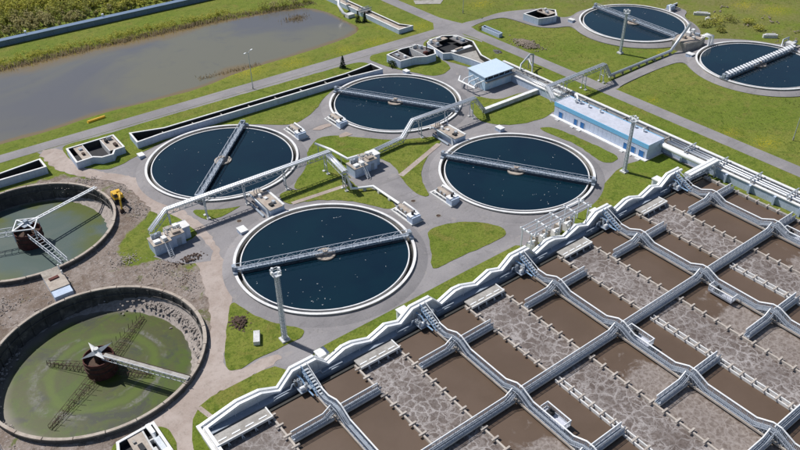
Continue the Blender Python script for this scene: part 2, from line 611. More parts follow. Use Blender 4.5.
def thing(name, label, cat, loc, group=None):
    o = bpy.data.objects.new(name, None)
    o.empty_display_size = .5
    C.objects.link(o)
    o.location = (loc[0], loc[1], loc[2] if len(loc) > 2 else 0.0)
    return tag(o, label, cat, group)


def struct(name, mb, mat, attrs=None, smooth=False):
    o = obj(name, mb, mat, None, smooth, attrs)
    o['kind'] = 'structure'
    return o


def stuff(name, mb, mat, label=None, cat=None, smooth=False):
    o = obj(name, mb, mat, None, smooth)
    o['kind'] = 'stuff'
    if label:
        tag(o, label, cat)
    return o


def inpoly(x, y, poly):
    c = False
    j = len(poly) - 1
    for i in range(len(poly)):
        xi, yi = poly[i]
        xj, yj = poly[j]
        if (yi > y) != (yj > y) and x < (xj - xi) * (y - yi) / (yj - yi) + xi:
            c = not c
        j = i
    return c


def sdf(x, y, poly):
    d = 1e9
    j = len(poly) - 1
    for i in range(len(poly)):
        ax, ay = poly[j]
        bx, by = poly[i]
        ex, ey = bx - ax, by - ay
        t = max(0, min(1, ((x - ax) * ex + (y - ay) * ey) / (ex * ex + ey * ey + 1e-12)))
        d = min(d, math.hypot(ax + ex * t - x, ay + ey * t - y))
        j = i
    return d if inpoly(x, y, poly) else -d


def smooth_poly(poly, it=2):
    for _ in range(it):
        q = []
        for a, b in zip(poly, poly[1:] + poly[:1]):
            q.append((a[0] * .75 + b[0] * .25, a[1] * .75 + b[1] * .25))
            q.append((a[0] * .25 + b[0] * .75, a[1] * .25 + b[1] * .75))
        poly = q
    return poly


def rough_poly(poly, amp, step=1.2, seed=0):
    out = []
    for a, b in zip(poly, poly[1:] + poly[:1]):
        L = math.hypot(b[0] - a[0], b[1] - a[1])
        n_ = max(1, int(L / step))
        for k in range(n_):
            x, y = a[0] + (b[0] - a[0]) * k / n_, a[1] + (b[1] - a[1]) * k / n_
            out.append((x + amp * noise.noise((x * .6, y * .6, seed)), y + amp * noise.noise((x * .6, y * .6, seed + 7))))
    return out


ORD = ['first', 'second', 'third', 'fourth', 'fifth', 'sixth', 'seventh', 'eighth', 'ninth', 'tenth']
TANKS = {'T1': (65.7, 166.2), 'T2': (122.8, 166.0), 'T3': (123.0, 114.4), 'T4': (65.0, 114.6), 'T5': (232.9, 164.4), 'T6': (233.6, 113.8)}
B1 = (15.5, 165.8)
B2 = (14.7, 114.7)

# ------------------------------------------------------------------ ground
POND = smooth_poly([(-40, 272), (34, 271), (47, 269.7), (68, 270.8), (90, 268.9), (112, 267.7), (124, 264.5), (131, 264.8), (140, 262), (148, 259), (151.6, 247), (151.5, 232),
        (150.3, 226), (142, 222.3), (122, 220.3), (98, 220), (82, 215.6), (68, 216.3), (50, 218), (35, 215.8), (21, 216.5), (-40, 217)], 1)
DIRT = [(14.2, 187), (19.3, 187.5), (25.2, 187), (29.2, 187.5), (35, 181), (42.0, 176), (43.5, 166.2), (43.5, 154.1), (36.5, 148.3), (31.8, 145.6), (31.5, 140.6), (38.6, 138.2), (43.4, 130.3), (43.5, 124.5), (41.5, 115.7),
        (36.3, 104.4), (33.2, 98.2), (33.3, 95.6), (26.3, 93.8), (23.0, 91.1), (19.5, 84.5), (16.6, 78), (-40, 78), (-60, 105.5), (-60, 190), (0, 189)]
WESTGRASS = [(44.5, 155.5), (42, 156), (36, 153), (32, 149), (28.5, 141), (31, 137.5), (38, 137.5), (46, 139)]
EASTGRASS = [(43.5, 133), (40.5, 131), (36, 136), (33, 134), (39.5, 127), (43, 128)]
YEL = [(92, 218.5, 5), (170, 213.7, 7), (219.6, 141.5, 3.5), (288.9, 140.6, 8), (186.2, 93.5, 4), (188.5, 84.3, 5), (147.5, 211.2, 6), (47.4, 213.5, 2), (160, 222, 5),
       (205, 218, 6), (186, 120, 3), (100, 216, 7), (115, 213, 6), (240, 215, 9), (285, 152, 6), (135, 212, 5)]


def axis(lo, hi, step, far):
    a = []
    x = lo
    while x <= hi:
        a.append(x)
        x += step
    pre = [lo - far * k for k in (1.0, .35, .1, .03)]
    post = [a[-1] + far * k for k in (.03, .1, .35, 1.0)]
    return pre + a + post


gx = axis(-44, 330, 1.6, 1800)
gy = axis(0, 352, 1.6, 1800)
g = MB()
dirt, wet, dry, yel = [], [], [], []
for y in gy:
    for x in gx:
        z = 0.0
        dd = wv = 0.0
        if -40 < x < 156 and 208 < y < 276:
            s = sdf(x, y, POND)
            z = -1.6 * max(0, min(1, (s + 2.5) / 6.0))
            wv = max(0, min(1, (s + .6) / 1.6))
        if x < 60 and y < 200:
            dd = max(0, min(1, (sdf(x, y, DIRT) + 3) / 6))
            dd -= .85 * max(0, min(1, (sdf(x, y, WESTGRASS) + 2.5) / 5)) + .5 * max(0, min(1, (sdf(x, y, EASTGRASS) + 2) / 4))
            dd = max(0, dd)
        if dd > .5:
            z -= min(1, (dd - .5) * 4) * .45 * abs(noise.noise((x * .22, y * .22, 6)) + .4 * noise.noise((x * .6, y * .6, 2)))
        if x > 185 and wv == 0:
            z += .35 * noise.noise((x * .05, y * .05, 3)) - .17
            z = min(z, 0.0)
        g.v.append((x, y, z))
        dirt.append(dd)
        wet.append(wv)
        k = max(0, min(1, (x - 205) / 40)) * .8 + max(0, min(1, (y - 150 + (x - 200) * .4) / 60)) * .35 * (x > 185)
        dry.append(max(.12, min(1, k)))
        yv = 0.0
        for a, b, r in YEL:
            q = ((x - a) ** 2 + ((y - b) * 1.4) ** 2) / (r * r)
            if q < 4:
                yv = max(yv, math.exp(-q * 1.3))
        yel.append(yv)
nx = len(gx)
for j in range(len(gy) - 1):
    for i in range(nx - 1):
        xm, ym = (gx[i] + gx[i + 1]) / 2, (gy[j] + gy[j + 1]) / 2
        if any((xm - b[0]) ** 2 + (ym - b[1]) ** 2 < 21.2 ** 2 for b in (B1, B2)):
            continue
        g.f.append((j * nx + i, j * nx + i + 1, (j + 1) * nx + i + 1, (j + 1) * nx + i))
struct('ground', g, 'ground', {'dirt': dirt, 'wet': wet, 'dry': dry, 'yellow': yel}, True)

# collar of earth fitted round the two drained tanks
for c in (B1, B2):
    a = MB()
    n, m = 96, 5
    for k in range(m):
        r = 19.9 + 3.6 * k / (m - 1)
        for i in range(n):
            t = 2 * math.pi * i / n
            a.v.append((c[0] + r * math.cos(t), c[1] + r * math.sin(t), .05 - .40 * k / (m - 1)))
    for k in range(m - 1):
        for i in range(n):
            a.f.append((k * n + i, (k + 1) * n + i, (k + 1) * n + (i + 1) % n, k * n + (i + 1) % n))
    dv_ = [max(0, min(1, (sdf(v[0], v[1], DIRT) + 3) / 6)) for v in a.v]
    struct('earth_collar', a, 'ground', {'dirt': dv_})

# pond surface
pw = MB()
pv = []
px = [-40 + 3.2 * i for i in range(61)]
py = [213 + 3.0 * i for i in range(21)]
for y in py:
    for x in px:
        pw.v.append((x, y, -.42))
        s = sdf(x, y, POND)
        far = max(0, min(1, (y - 245) / 20)) * max(0, min(1, (120 - x) / 30))
        mud = math.exp(-(((x - 97) / 9) ** 2 + ((y - 222.5) / 3) ** 2)) + .8 * math.exp(-(((x - 138) / 5) ** 2 + ((y - 251) / 2.4) ** 2))
        pv.append(max(0, min(1, max(mud * 1.1, 1 - s / (3 + 16 * far)))))
for j in range(20):
    for i in range(60):
        pw.f.append((j * 61 + i, j * 61 + i + 1, (j + 1) * 61 + i + 1, (j + 1) * 61 + i))
struct('pond_water', pw, 'pond', {'shallow': pv})

# ------------------------------------------------------------------ roads, yard, lawns
a = MB().prism([(-60, 203.4), (28, 203.6), (178.4, 202.0), (178.4, 206.6), (172, 207.6), (-60, 208.4)], -.05, .03)
struct('pond_road', a, 'asphalt')
a = MB().prism([(178.5, -60), (183.6, -60), (183.4, 196), (185, 203.5), (183, 210), (181.6, 216), (181.2, 420), (176.2, 420), (176.0, 213), (172, 207.7), (178.45, 206.5), (177.2, 200), (178.3, 190)], -.05, .034)
struct('service_road', a, 'asphalt')
a = MB().prism([(34, 203.3), (178, 201.9), (177.0, 196), (178.2, 188), (170, 178), (162, 168), (162, 84), (150, 84.2), (49.5, 84.2), (47, 86), (36, 93), (31, 97.5), (36, 108), (42, 121), (44, 134), (45.5, 150), (44, 166), (42, 176), (35, 184), (31, 192), (28, 203.3)], -.05, .022)
struct('asphalt_yard', a, 'asphalt')
a = MB().prism(smooth_poly([(182.6, 206.5), (192.8, 205.1), (203.1, 206.1), (211.8, 202.8), (221.2, 198.3), (222, 192.3), (217, 188), (221, 185), (228, 187.4), (233, 187), (245, 184), (253, 177), (256, 168), (262, 166), (262, 161), (254.5, 158), (251, 149), (244, 142.5), (236, 140.8), (224, 142.5), (214, 150.5), (210.3, 160), (210.3, 168), (213.8, 176.5),
                 (213.3, 179.0), (207.7, 180.8), (203.3, 185.7), (202.3, 197.5), (200.2, 201.9), (190.2, 202.3), (182.6, 200.3)], 2), -.35, .026)
struct('clarifier_road', a, 'asphalt')
a = MB().prism(smooth_poly([(182.9, 137.0), (190, 136.6), (223.2, 138.2), (228, 139.5), (238, 140), (246, 137), (254, 128), (257, 120), (262, 119), (262, 114), (256.6, 112), (255, 104), (247, 95), (238, 91), (227, 91.5), (217, 98.5), (211.4, 108), (211.2, 119), (215, 127), (218.5, 131.5), (214, 133.6), (188, 133.0), (182.9, 131)], 2), -.35, .022)
struct('clarifier_road', a, 'asphalt')

ISL = {
    'lawn_north': [(34.0, 201.1), (35.7, 203.0), (44.8, 201.8), (62.8, 202.1), (95.0, 201.3), (121.3, 200.6), (132.4, 200.0), (134.6, 196.9), (133.6, 191.6), (129, 185.6), (119.9, 187.2), (113.2, 185.2), (108.1, 183.6), (103.1, 178.7), (96.8, 175.2), (91.4, 173.7), (84.6, 179.6), (78.4, 184.8), (72.9, 187.5), (66.9, 188.6), (59.0, 187.9), (51.6, 185.6), (46.4, 183.3), (41.1, 181.8), (38.5, 183.2), (34.4, 188.4), (33.7, 196.4)],
    'lawn_round_chamber': [(137.4, 200.5), (140.2, 202.2), (152.2, 200.2), (155.5, 195), (156.2, 186.8), (154.8, 177.3), (151.5, 175.2), (148.4, 174), (144.5, 175.1), (142.1, 180.7), (138.4, 188.0), (136.4, 198.0)],
    'lawn_by_crossroads': [(160.4, 199.6), (164.8, 201.6), (172.4, 200.8), (176.0, 194.8), (177.4, 186.9), (177.8, 175), (178.2, 150), (178.3, 40), (168.2, 40), (168.2, 150), (168, 164), (166, 168), (161, 168), (158.3, 175.0), (155.4, 185.3), (157.3, 195.3)],
    'lawn_mid': [(143.3, 155.6), (146.4, 154.9), (148.8, 148.6), (161.6, 148.4), (161.6, 133.6), (155, 132.7), (150.9, 131.6), (142.5, 133.4), (137.3, 137.5), (135.1, 144.1)],
    'lawn_pump_house': [(145.2, 128.2), (147.7, 127.8), (149.7, 125.4), (151.1, 104.6), (149.6, 103.1), (146.9, 102.5), (144.8, 104.3), (145.6, 109.1), (147.0, 115.1), (146.2, 120.6)],
    'lawn_wedge': [(48.9, 151.1), (54.5, 148.1), (61.6, 145.6), (59.4, 144.5), (50.5, 142.9)],
    'lawn_chamber_west': [(43.3, 154.0), (45.3, 151.3), (46.6, 142.6), (46.3, 139.8), (44.1, 139.3), (41, 139.5), (41, 148)],
    'lawn_centre': [(86.4, 157.6), (90.4, 161.0), (93.8, 162.7), (98.1, 160.6), (103.7, 153.7), (110.4, 147.4), (114.9, 144.9), (121.0, 142.0), (118.1, 139.0), (111.0, 135.9), (104.4, 130.5), (100.8, 125.3), (99.4, 120.7), (97.5, 119.8), (96.8, 124.8), (98.4, 130.9), (100.8, 136.8), (100.2, 142.6), (97.8, 144), (88.6, 144), (88.2, 138.0), (87.6, 140.8), (74.9, 142.1), (73.8, 144.2), (80.5, 149.7)],
    'lawn_south_centre': [(69.6, 143.9), (73.0, 143.7), (74.9, 142.1), (87.4, 140.6), (87.4, 137.2), (86.9, 133.9), (90.0, 131.8), (90.3, 122.0), (87.6, 120.8), (85.4, 124.8), (82.0, 130.2), (78.4, 133.6), (74.3, 136.3), (70.4, 137.5), (68.9, 138.8)],
    'lawn_leaf': [(88.4, 108.1), (90.8, 108.8), (95.2, 107.9), (99.9, 105.0), (103.3, 100.5), (103.5, 97.4), (101.5, 95.9), (94.2, 96.3), (85.6, 96.6), (81.6, 96.6), (80.9, 97.4), (84.6, 101.5)],
    'lawn_mast': [(42.0, 114.5), (42.8, 110.0), (44.1, 105.2), (47.0, 101.1), (48.9, 98.6), (49.0, 96.9), (47.1, 95.9), (41.5, 96.3), (35.5, 96.0), (33.0, 95.9), (32.5, 98.1), (35.7, 104.6), (39.0, 109.9)],
    'lawn_duct_strip': [(161.0, 84.2), (161.0, 97.6), (156.8, 97.6), (154.8, 98.6), (149.6, 99.8), (144.3, 99.4), (138.0, 97.4), (133.9, 95.9), (125.8, 94.2), (119, 93.6), (118, 90.5), (103, 90.4), (101, 92.1), (82.5, 92.0), (68.2, 91.7), (52.0, 91.6), (48.2, 91.5), (45.5, 89.8), (46, 84.2)],
    'lawn_duct_end': [(41.7, 84.2), (41.4, 88.5), (40.9, 90.7), (39.8, 92.5), (37.4, 93.0), (27.2, 92.9), (24.6, 92.1), (22.5, 90.1), (20.6, 86.2), (19.0, 80.8), (17, 70), (22.2, 70), (22.2, 84.2)],
    'lawn_pit': [(9.3, 93.4), (12.7, 93.4), (16.3, 92.9), (17.8, 91.8), (18.6, 89.8), (18.0, 85.9), (16.3, 82.5), (7.5, 88.2)],
}
for k, p in ISL.items():
    struct(k, MB().prism(rough_poly(smooth_poly(p, 2), .32) if k not in ('lawn_duct_strip', 'lawn_duct_end') else p, -.02, .10), 'ground')

track = [(28.2, 205.0), (35, 200.4), (33.6, 191.9), (37.9, 182.2), (43.6, 176.0), (45.9, 166.6), (46.5, 157.5), (49.0, 145.4), (48.6, 136.2), (46.6, 127.3), (43.9, 117.3), (37.6, 106.7), (32.5, 99.0), (33.0, 95.7), (39.8, 95.5), (43, 94.6), (41, 92.9), (37.3, 92.8), (27.4, 92.9), (23.8, 91.5), (20.6, 86.2), (17.5, 76), (14.0, 78.0), (18.5, 88.3), (17.6, 92.2), (14.5, 93.7),
         (20.0, 95.2), (26.0, 97.6), (32.0, 103.6), (36.0, 111.1), (39.2, 120.4), (41.6, 130.3), (43.0, 139.3), (42.0, 153.3), (41.4, 167.9), (40.0, 175.0), (34.4, 181.2), (29.8, 188.8), (28.4, 194.2)]
struct('dirt_track', MB().prism(rough_poly(smooth_poly(track, 2), .8, .8), -.7, .05), 'track')
struct('asphalt_pad', MB().prism(rough_poly([(35.0, 138.4), (46.6, 139.4), (46.4, 132), (44.3, 129.2), (39.5, 131.5), (37.2, 134.2)], .3), -.7, .06), 'asphalt')
struct('dirt_path', MB().prism([(98.6, 132.6), (117.2, 139.5), (117.8, 138.2), (99.2, 131.2)], .0, .112), 'track')
struct('dirt_path', MB().prism([(70.2, 138.6), (86.8, 137.2), (86.9, 135.9), (70.2, 137.3)], .0, .112), 'track')
struct('dirt_path', MB().prism([(24.0, 92.0), (24.9, 92.0), (26.3, 86.1), (25.4, 86.1)], .0, .112), 'track')
for k, (x, y, sx, sy) in enumerate([(97.2, 167.2, 3.6, 1.4), (101.5, 159.6, 5.0, 1.6), (84.5, 162.5, 2.2, 3.0)]):
    struct('bare_patch', MB().prism(smooth_poly([(x + sx * math.cos(t) * random.uniform(.6, 1.1), y + sy * math.sin(t) * random.uniform(.6, 1.1)) for t in [i * .7 for i in range(9)]], 2), .0, .116), 'track')


# ------------------------------------------------------------------ lattice girder helper
def girder(mb, p0, p1, h, t, panels, cross=False):
    p0, p1 = Vector(p0), Vector(p1)
    up = Vector((0, 0, h))
    mb.bar(p0, p1, t)
    mb.bar(p0 + up, p1 + up, t)
    for i in range(panels):
        a = p0.lerp(p1, i / panels)
        b = p0.lerp(p1, (i + 1) / panels)
        mb.bar(a, a + up, t * .7)
        if i % 2:
            mb.bar(a, b + up, t * .6)
        else:
            mb.bar(a + up, b, t * .6)
        if cross:
            mb.bar(a if not i % 2 else a + up, (b + up) if not i % 2 else b, t * .6)
    mb.bar(p1, p1 + up, t * .7)


# ------------------------------------------------------------------ clarifiers
bird_b = MB()
for z, rx, ry in ((0, .15, .09), (.07, .20, .12), (.14, .15, .09), (.19, .05, .03)):
    for i in range(8):
        t = 2 * math.pi * i / 8
        bird_b.v.append((rx * math.cos(t) - (.1 if z > .1 else 0), ry * math.sin(t), z))
for k in range(3):
    for i in range(8):
        bird_b.f.append((k * 8 + i, k * 8 + (i + 1) % 8, (k + 1) * 8 + (i + 1) % 8, (k + 1) * 8 + i))
bird_b.f.append(tuple(range(24, 32)))
bird_b.cyl((.14, 0, .08), (.22, 0, .26), .05, 6, .06)
bird_b.cyl((.22, 0, .24), (.34, 0, .22), .025, 5, .01)
bird_b.cyl((-.16, 0, .09), (-.34, 0, .11), .07, 5, .02)
bird_me = bpy.data.meshes.new('bird')
bird_me.from_pydata(bird_b.v, [], bird_b.f)
bird_me.materials.append(M['bird'])

CL = {
    'T1': (46.5, 'dark round settling tank left of centre crossed by a steep bridge', 'grey'),
    'T2': (-58.5, 'dark round settling tank behind the central lawn, beside the light blue building', 'grey'),
    'T3': (-58.0, 'dark round settling tank in front of the long blue-trimmed pump house', 'grey'),
    'T4': (-19.0, 'largest looking dark round settling tank with the tall mast at its near edge', 'grey'),
    'T5': (-94.0, 'farthest round settling tank at the top, with a mast standing before it', 'grey'),
    'T6': (-1.0, 'round settling tank at right edge whose bridge has white slats', 'white'),
}
BW = {'T1': 'tank left of centre with the steep bridge', 'T2': 'tank behind the central lawn', 'T3': 'tank in front of the pump house', 'T4': 'tank beside the tall near mast', 'T5': 'farthest tank at the top', 'T6': 'tank with the white slatted bridge'}
rb = random.Random(5)
for key, (cx, cy) in TANKS.items():
    ang, lab, bk = CL[key]
    t = thing('settling_tank', lab, 'settling tank', (cx, cy), 'round settling tanks holding dark water')
    obj('outer_wall', MB().ring(cx, cy, 19.45, 19.95, -.4, 1.12), 'concrete', t)
    obj('coping', MB().ring(cx, cy, 19.42, 20.03, 1.122, 1.24), 'rim', t)
    ap = MB()
    for k_, (r_, z_) in enumerate(((19.96, .78), (20.4, .74), (22.6, .0))):
        ap.v += [(cx + r_ * math.cos(2 * math.pi * i_ / 96), cy + r_ * math.sin(2 * math.pi * i_ / 96), z_) for i_ in range(96)]
    ap.f += [(k_ * 96 + i_, (k_ + 1) * 96 + i_, (k_ + 1) * 96 + (i_ + 1) % 96, k_ * 96 + (i_ + 1) % 96) for k_ in range(2) for i_ in range(96)]
    obj('apron', ap, 'asphalt', t, True)
    obj('launder_floor', MB().ring(cx, cy, 18.55, 19.44, -.3, .12), 'algae', t)  # floor colour darkened so the sunken launder shows as a shaded gap
    obj('weir_wall', MB().ring(cx, cy, 18.28, 18.54, -.1, .98), 'rim', t)
    hub = obj('centre_well', MB().ring(cx, cy, 1.75, 2.25, .0, 1.1, 32), 'tan_slab', t)
    obj('well_platform', MB().ring(cx, cy, .6, 1.7, .0, .95, 24).cyl((cx, cy, 0), (cx, cy, 2.1), .6, 12), 'tan_slab', hub)
    # rotating bridge
    A = R(ang)
    d = Vector((math.cos(A), math.sin(A), 0))
    nrm = Vector((-d.y, d.x, 0))
    c = Vector((cx, cy, 0))
    br = obj('bridge', MB(), 'galv', t) if False else None
    deck = MB()
    zd = 1.75
    p, q = c - d * 19.9, c + d * 19.9
    deck.add([p + nrm * .55 + Vector((0, 0, zd)), p - nrm * .55 + Vector((0, 0, zd)), q - nrm * .55 + Vector((0, 0, zd)), q + nrm * .55 + Vector((0, 0, zd)),
              p + nrm * .55 + Vector((0, 0, zd + .08)), p - nrm * .55 + Vector((0, 0, zd + .08)), q - nrm * .55 + Vector((0, 0, zd + .08)), q + nrm * .55 + Vector((0, 0, zd + .08))],
             [(0, 1, 2, 3), (7, 6, 5, 4), (0, 4, 5, 1), (1, 5, 6, 2), (2, 6, 7, 3), (3, 7, 4, 0)])
    bridge = obj('bridge', deck, 'grey_blue', t)
    for s in (-1, 1):
        gm = MB()
        girder(gm, p + nrm * s * .62 + Vector((0, 0, zd - .25)), q + nrm * s * .62 + Vector((0, 0, zd - .25)), 1.2, .11, 26)
        obj('truss_girder', gm, 'mesh_grey', bridge)
        e = c + d * s * 19.7
        cm = MB().obox(e.x, e.y, 1.245, .9, 2.6, .42, A)
        cm.obox(e.x - d.x * .2, e.y - d.y * .2, 1.67, .7, 1.0, 1.15, A)
        obj('end_carriage', cm, 'grey_blue', bridge)
    if bk == 'white':
        for i in range(25):
            e = c + d * (-18.6 + i * 1.55)
            sm = MB()
            z0 = zd + .95
            a_, b_ = e - nrm * .85, e + nrm * .85
            k = d * .85
            sm.add([a_ + Vector((0, 0, z0)), a_ + k + Vector((0, 0, z0)), b_ + k + d * .5 + Vector((0, 0, z0 + .12)), b_ + d * .5 + Vector((0, 0, z0 + .12)),
                    a_ + Vector((0, 0, z0 + .1)), a_ + k + Vector((0, 0, z0 + .1)), b_ + k + d * .5 + Vector((0, 0, z0 + .22)), b_ + d * .5 + Vector((0, 0, z0 + .22))],
                   [(3, 2, 1, 0), (4, 5, 6, 7), (0, 1, 5, 4), (1, 2, 6, 5), (2, 3, 7, 6), (3, 0, 4, 7)])
            obj('slat', sm, 'white', bridge)
    wsur = MB().disc(cx, cy, 18.3, .80)
    struct('tank_water', wsur, 'tank_water')
    nb = {'T1': 34, 'T2': 30, 'T3': 36, 'T4': 44, 'T5': 12, 'T6': 22}[key]
    flocks = [(rb.uniform(-13, 13), rb.uniform(-13, 13), rb.uniform(1.5, 5)) for _ in range(6)]
    for i in range(nb):
        while True:
            if i % 4:
                fx, fy, fs = rb.choice(flocks)
                x, y = rb.gauss(fx, fs), rb.gauss(fy, fs)
            else:
                x, y = rb.uniform(-17, 17), rb.uniform(-17, 17)
            r = math.hypot(x, y)
            if 17.4 > r > 3 and abs(x * nrm.x + y * nrm.y) > 1.9:
                break
        o = bpy.data.objects.new('bird', bird_me)
        C.objects.link(o)
        o.location = (cx + x, cy + y, .77)
        s = rb.choice((.28, .34, .38, .42, .6))
        o.scale = (s, s, s)
        o.rotation_euler = (0, 0, rb.uniform(0, 6.28))
        tag(o, 'small white bird floating on the ' + BW[key], 'bird', 'white birds on the ' + BW[key])


# ------------------------------------------------------------------ drained tanks
def drained(c, label, mat, kind):
    cx, cy = c
    t = thing('drained_tank', label, 'settling tank', (cx, cy), 'drained round tanks in the bare earth')
    # inner face stepped with panel joints, coping in segments
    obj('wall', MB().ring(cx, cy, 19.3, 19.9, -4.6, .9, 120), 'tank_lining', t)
    for i in range(24):
        a0 = 2 * math.pi * i / 24
        seg = MB().ring(cx, cy, 19.38 + rb.uniform(-.05, .05), 19.98 + rb.uniform(-.06, .06), .902, 1.15 + rb.uniform(-.03, .06), 5, a0 + .004, a0 + 2 * math.pi / 24 - .004)
        obj('coping_segment', seg, 'tan_slab', t)
    for i in range(40):
        a0 = 2 * math.pi * (i + .5) / 40
        r = 19.22
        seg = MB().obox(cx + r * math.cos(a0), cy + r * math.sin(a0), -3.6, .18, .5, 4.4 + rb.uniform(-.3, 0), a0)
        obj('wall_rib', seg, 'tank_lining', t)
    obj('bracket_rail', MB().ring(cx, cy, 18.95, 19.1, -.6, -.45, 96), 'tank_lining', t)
    # floor with silt banked against the wall
    fl = MB()
    n, m = 120, 9
    for k in range(m):
        for i in range(n):
            an = 2 * math.pi * i / n
            r = 13.0 + 6.4 * k / (m - 1)
            bank = (.5 + .5 * noise.noise((math.cos(an) * 1.4, math.sin(an) * 1.4, cx)))
            sunny = max(0, math.cos(an - kind))
            h = -4.2 + (k / (m - 1)) ** 2.0 * (.35 + .75 * bank + (2.9 if cx < 15 else 1.5) * sunny ** 1.5) + .22 * noise.noise((r * .9 * math.cos(an), r * .9 * math.sin(an), 2))
            fl.v.append((cx + r * math.cos(an), cy + r * math.sin(an), h))
    for k in range(m - 1):
        for i in range(n):
            fl.f.append((k * n + i, (k + 1) * n + i, (k + 1) * n + (i + 1) % n, k * n + (i + 1) % n))
    obj('silt_bank', fl, 'rubble', t, True)
    struct('stagnant_water', MB().disc(cx, cy, 19.2, -3.3), mat)
    return t


d1 = drained(B1, 'drained round tank at left edge with grey-green water and a white girder frame', 'sludge_grey', -.1)
d2 = drained(B2, 'drained round tank in lower left corner with bright green scum and a white star', 'sludge_green', .15)


def hubdrum(t, c, r, z1):
    cx, cy = c
    h = obj('hub_drum', MB().ring(cx, cy, r - .12, r, -3.6, z1, 32), 'rust', t)
    obj('drum_floor', MB().disc(cx, cy, r - .1, z1 - 1.3, 32), 'rust_dark', h)
    obj('hub_column', MB().cyl((cx, cy, -3.6), (cx, cy, z1 + .5), .8, 14), 'rust_dark', h)
    obj('stiffener_ring', MB().ring(cx, cy, r, r + .15, z1 - 1.0, z1 - .8, 32).ring(cx, cy, r, r + .15, z1 - 2.2, z1 - 2.05, 32), 'rust_dark', h)
    return h


# left tank: hub with white portal frame, one long beam and two lattice arms
cx, cy = B1
hubdrum(d1, B1, 3.0, .6)
fr = MB()
top = 2.0
cor = [(cx + 3.3 * math.cos(R(a)), cy + 3.3 * math.sin(R(a))) for a in (20, 110, 200, 290)]
for i in range(4):
    fr.bar((*cor[i], top), (*cor[(i + 1) % 4], top), .22)
    fr.bar((*cor[i], -1.0), (*cor[i], top), .18)
    fr.bar((*cor[i], top), (cx, cy, top + .5), .25)
obj('hub_frame', fr, 'white', d1)
obj('hub_platform', MB().obox(cx, cy, top + .1, 2.2, 2.6, .14, .4).obox(cx + .3, cy, top + .24, .9, .9, .8, .4), 'grey_blue', d1)
ex = (34.2, 172.9)
bm = MB()
for s in (-.35, .35):
    bm.bar((cx + s * .4, cy - s, top), (ex[0] + s * .4, ex[1] - s, 1.5), .26)
for i in range(14):
    f = (i + .5) / 14
    x, y, z = cx + (ex[0] - cx) * f, cy + (ex[1] - cy) * f, top + (1.5 - top) * f
    bm.bar((x - .14, y + .35, z), (x + .14, y - .35, z), .14)
obj('beam_bridge', bm, 'white', d1)
for e in ((18.6, 147.0), (-3.0, 172.2)):
    gm = MB()
    dd = Vector((e[0] - cx, e[1] - cy, 0)).normalized()
    nn = Vector((-dd.y, dd.x, 0))
    for s in (-1, 1):
        girder(gm, Vector((cx, cy, .2)) + dd * 3 + nn * s * 1.0, Vector((e[0], e[1], .9)) + nn * s * .7, 1.0, .12, 11)
    for i in range(12):
        f = i / 11
        pp = (Vector((cx, cy, .2)) + dd * 3).lerp(Vector((e[0], e[1], .9)), f)
        gm.bar(pp + nn, pp - nn, .09)
    obj('lattice_arm', gm, 'rail', d1)

# lower tank: rusty drum, white star, deck bridge, collapsed rusty arms
cx, cy = B2
hubdrum(d2, B2, 2.8, .6)
for a in (8, 98, 188, 278):
    A = R(a)
    m_ = MB()
    dx, dy = math.cos(A), math.sin(A)
    base = .75
    m_.add([(cx - dy * base, cy + dx * base, 1.5), (cx + dy * base, cy - dx * base, 1.5), (cx + dx * 3.2, cy + dy * 3.2, 1.9), (cx, cy, 2.3)], [(0, 1, 2), (1, 3, 2), (3, 0, 2), (0, 3, 1)])
    obj('star_arm', m_, 'coping', d2)
obj('star_boss', MB().cyl((cx, cy, 1.2), (cx, cy, 2.5), .7, 10, .5), 'concrete_light', d2)
ex = Vector((25.6, 98.2, 1.3))
dd = (ex - Vector((cx, cy, 1.3))).normalized()
nn = Vector((-dd.y, dd.x, 0))
bm = MB()
p, q = Vector((cx, cy, 1.25)) + dd * 1.5, ex
vs = []
for z in (0, .12):
    vs += [p + nn * .5 + Vector((0, 0, z)), p - nn * .5 + Vector((0, 0, z)), q - nn * .5 + Vector((0, 0, z)), q + nn * .5 + Vector((0, 0, z))]
bm.add(vs, [(3, 2, 1, 0), (4, 5, 6, 7), (0, 1, 5, 4), (1, 2, 6, 5), (2, 3, 7, 6), (3, 0, 4, 7)])
bd = obj('bridge_deck', bm, 'concrete', d2)
for s in (-1, 1):
    gm = MB()
    girder(gm, p + nn * s * .7 + Vector((0, 0, -.5)), q + nn * s * .7 + Vector((0, 0, -.5)), .5 if s > 0 else 1.1, .1, 16)
    obj('side_rail', gm, 'rust_dark' if s > 0 else 'rail', bd)
for (ax, ay) in ((26.3, 124.0), (2.6, 106.4), (7.0, 122.5), (21.5, 107.6)):
    gm = MB()
    e = Vector((ax, ay, -2.9))
    d_ = Vector((ax - cx, ay - cy, 0)).normalized()
    n_ = Vector((-d_.y, d_.x, 0))
    for s in (-1, 1):
        girder(gm, Vector((cx, cy, -2.9)) + d_ * 2.8 + n_ * s * .9, e + n_ * s * .3 - Vector((0, 0, .3)), .8, .06, 6)
    for i in range(10):
        pp = (Vector((cx, cy, -2.6)) + d_ * 3.2).lerp(e, i / 9)
        gm.bar(pp + n_ * (1 - i / 12), pp - n_ * (1 - i / 12), .08)
        gm.bar(pp + n_ * 1.6 * (1 - i / 14), pp + n_ * 1.8 * (1 - i / 14) + Vector((.3, .2, 1.1)), .07)
    obj('scraper_arm', gm, 'rust_dark', d2)


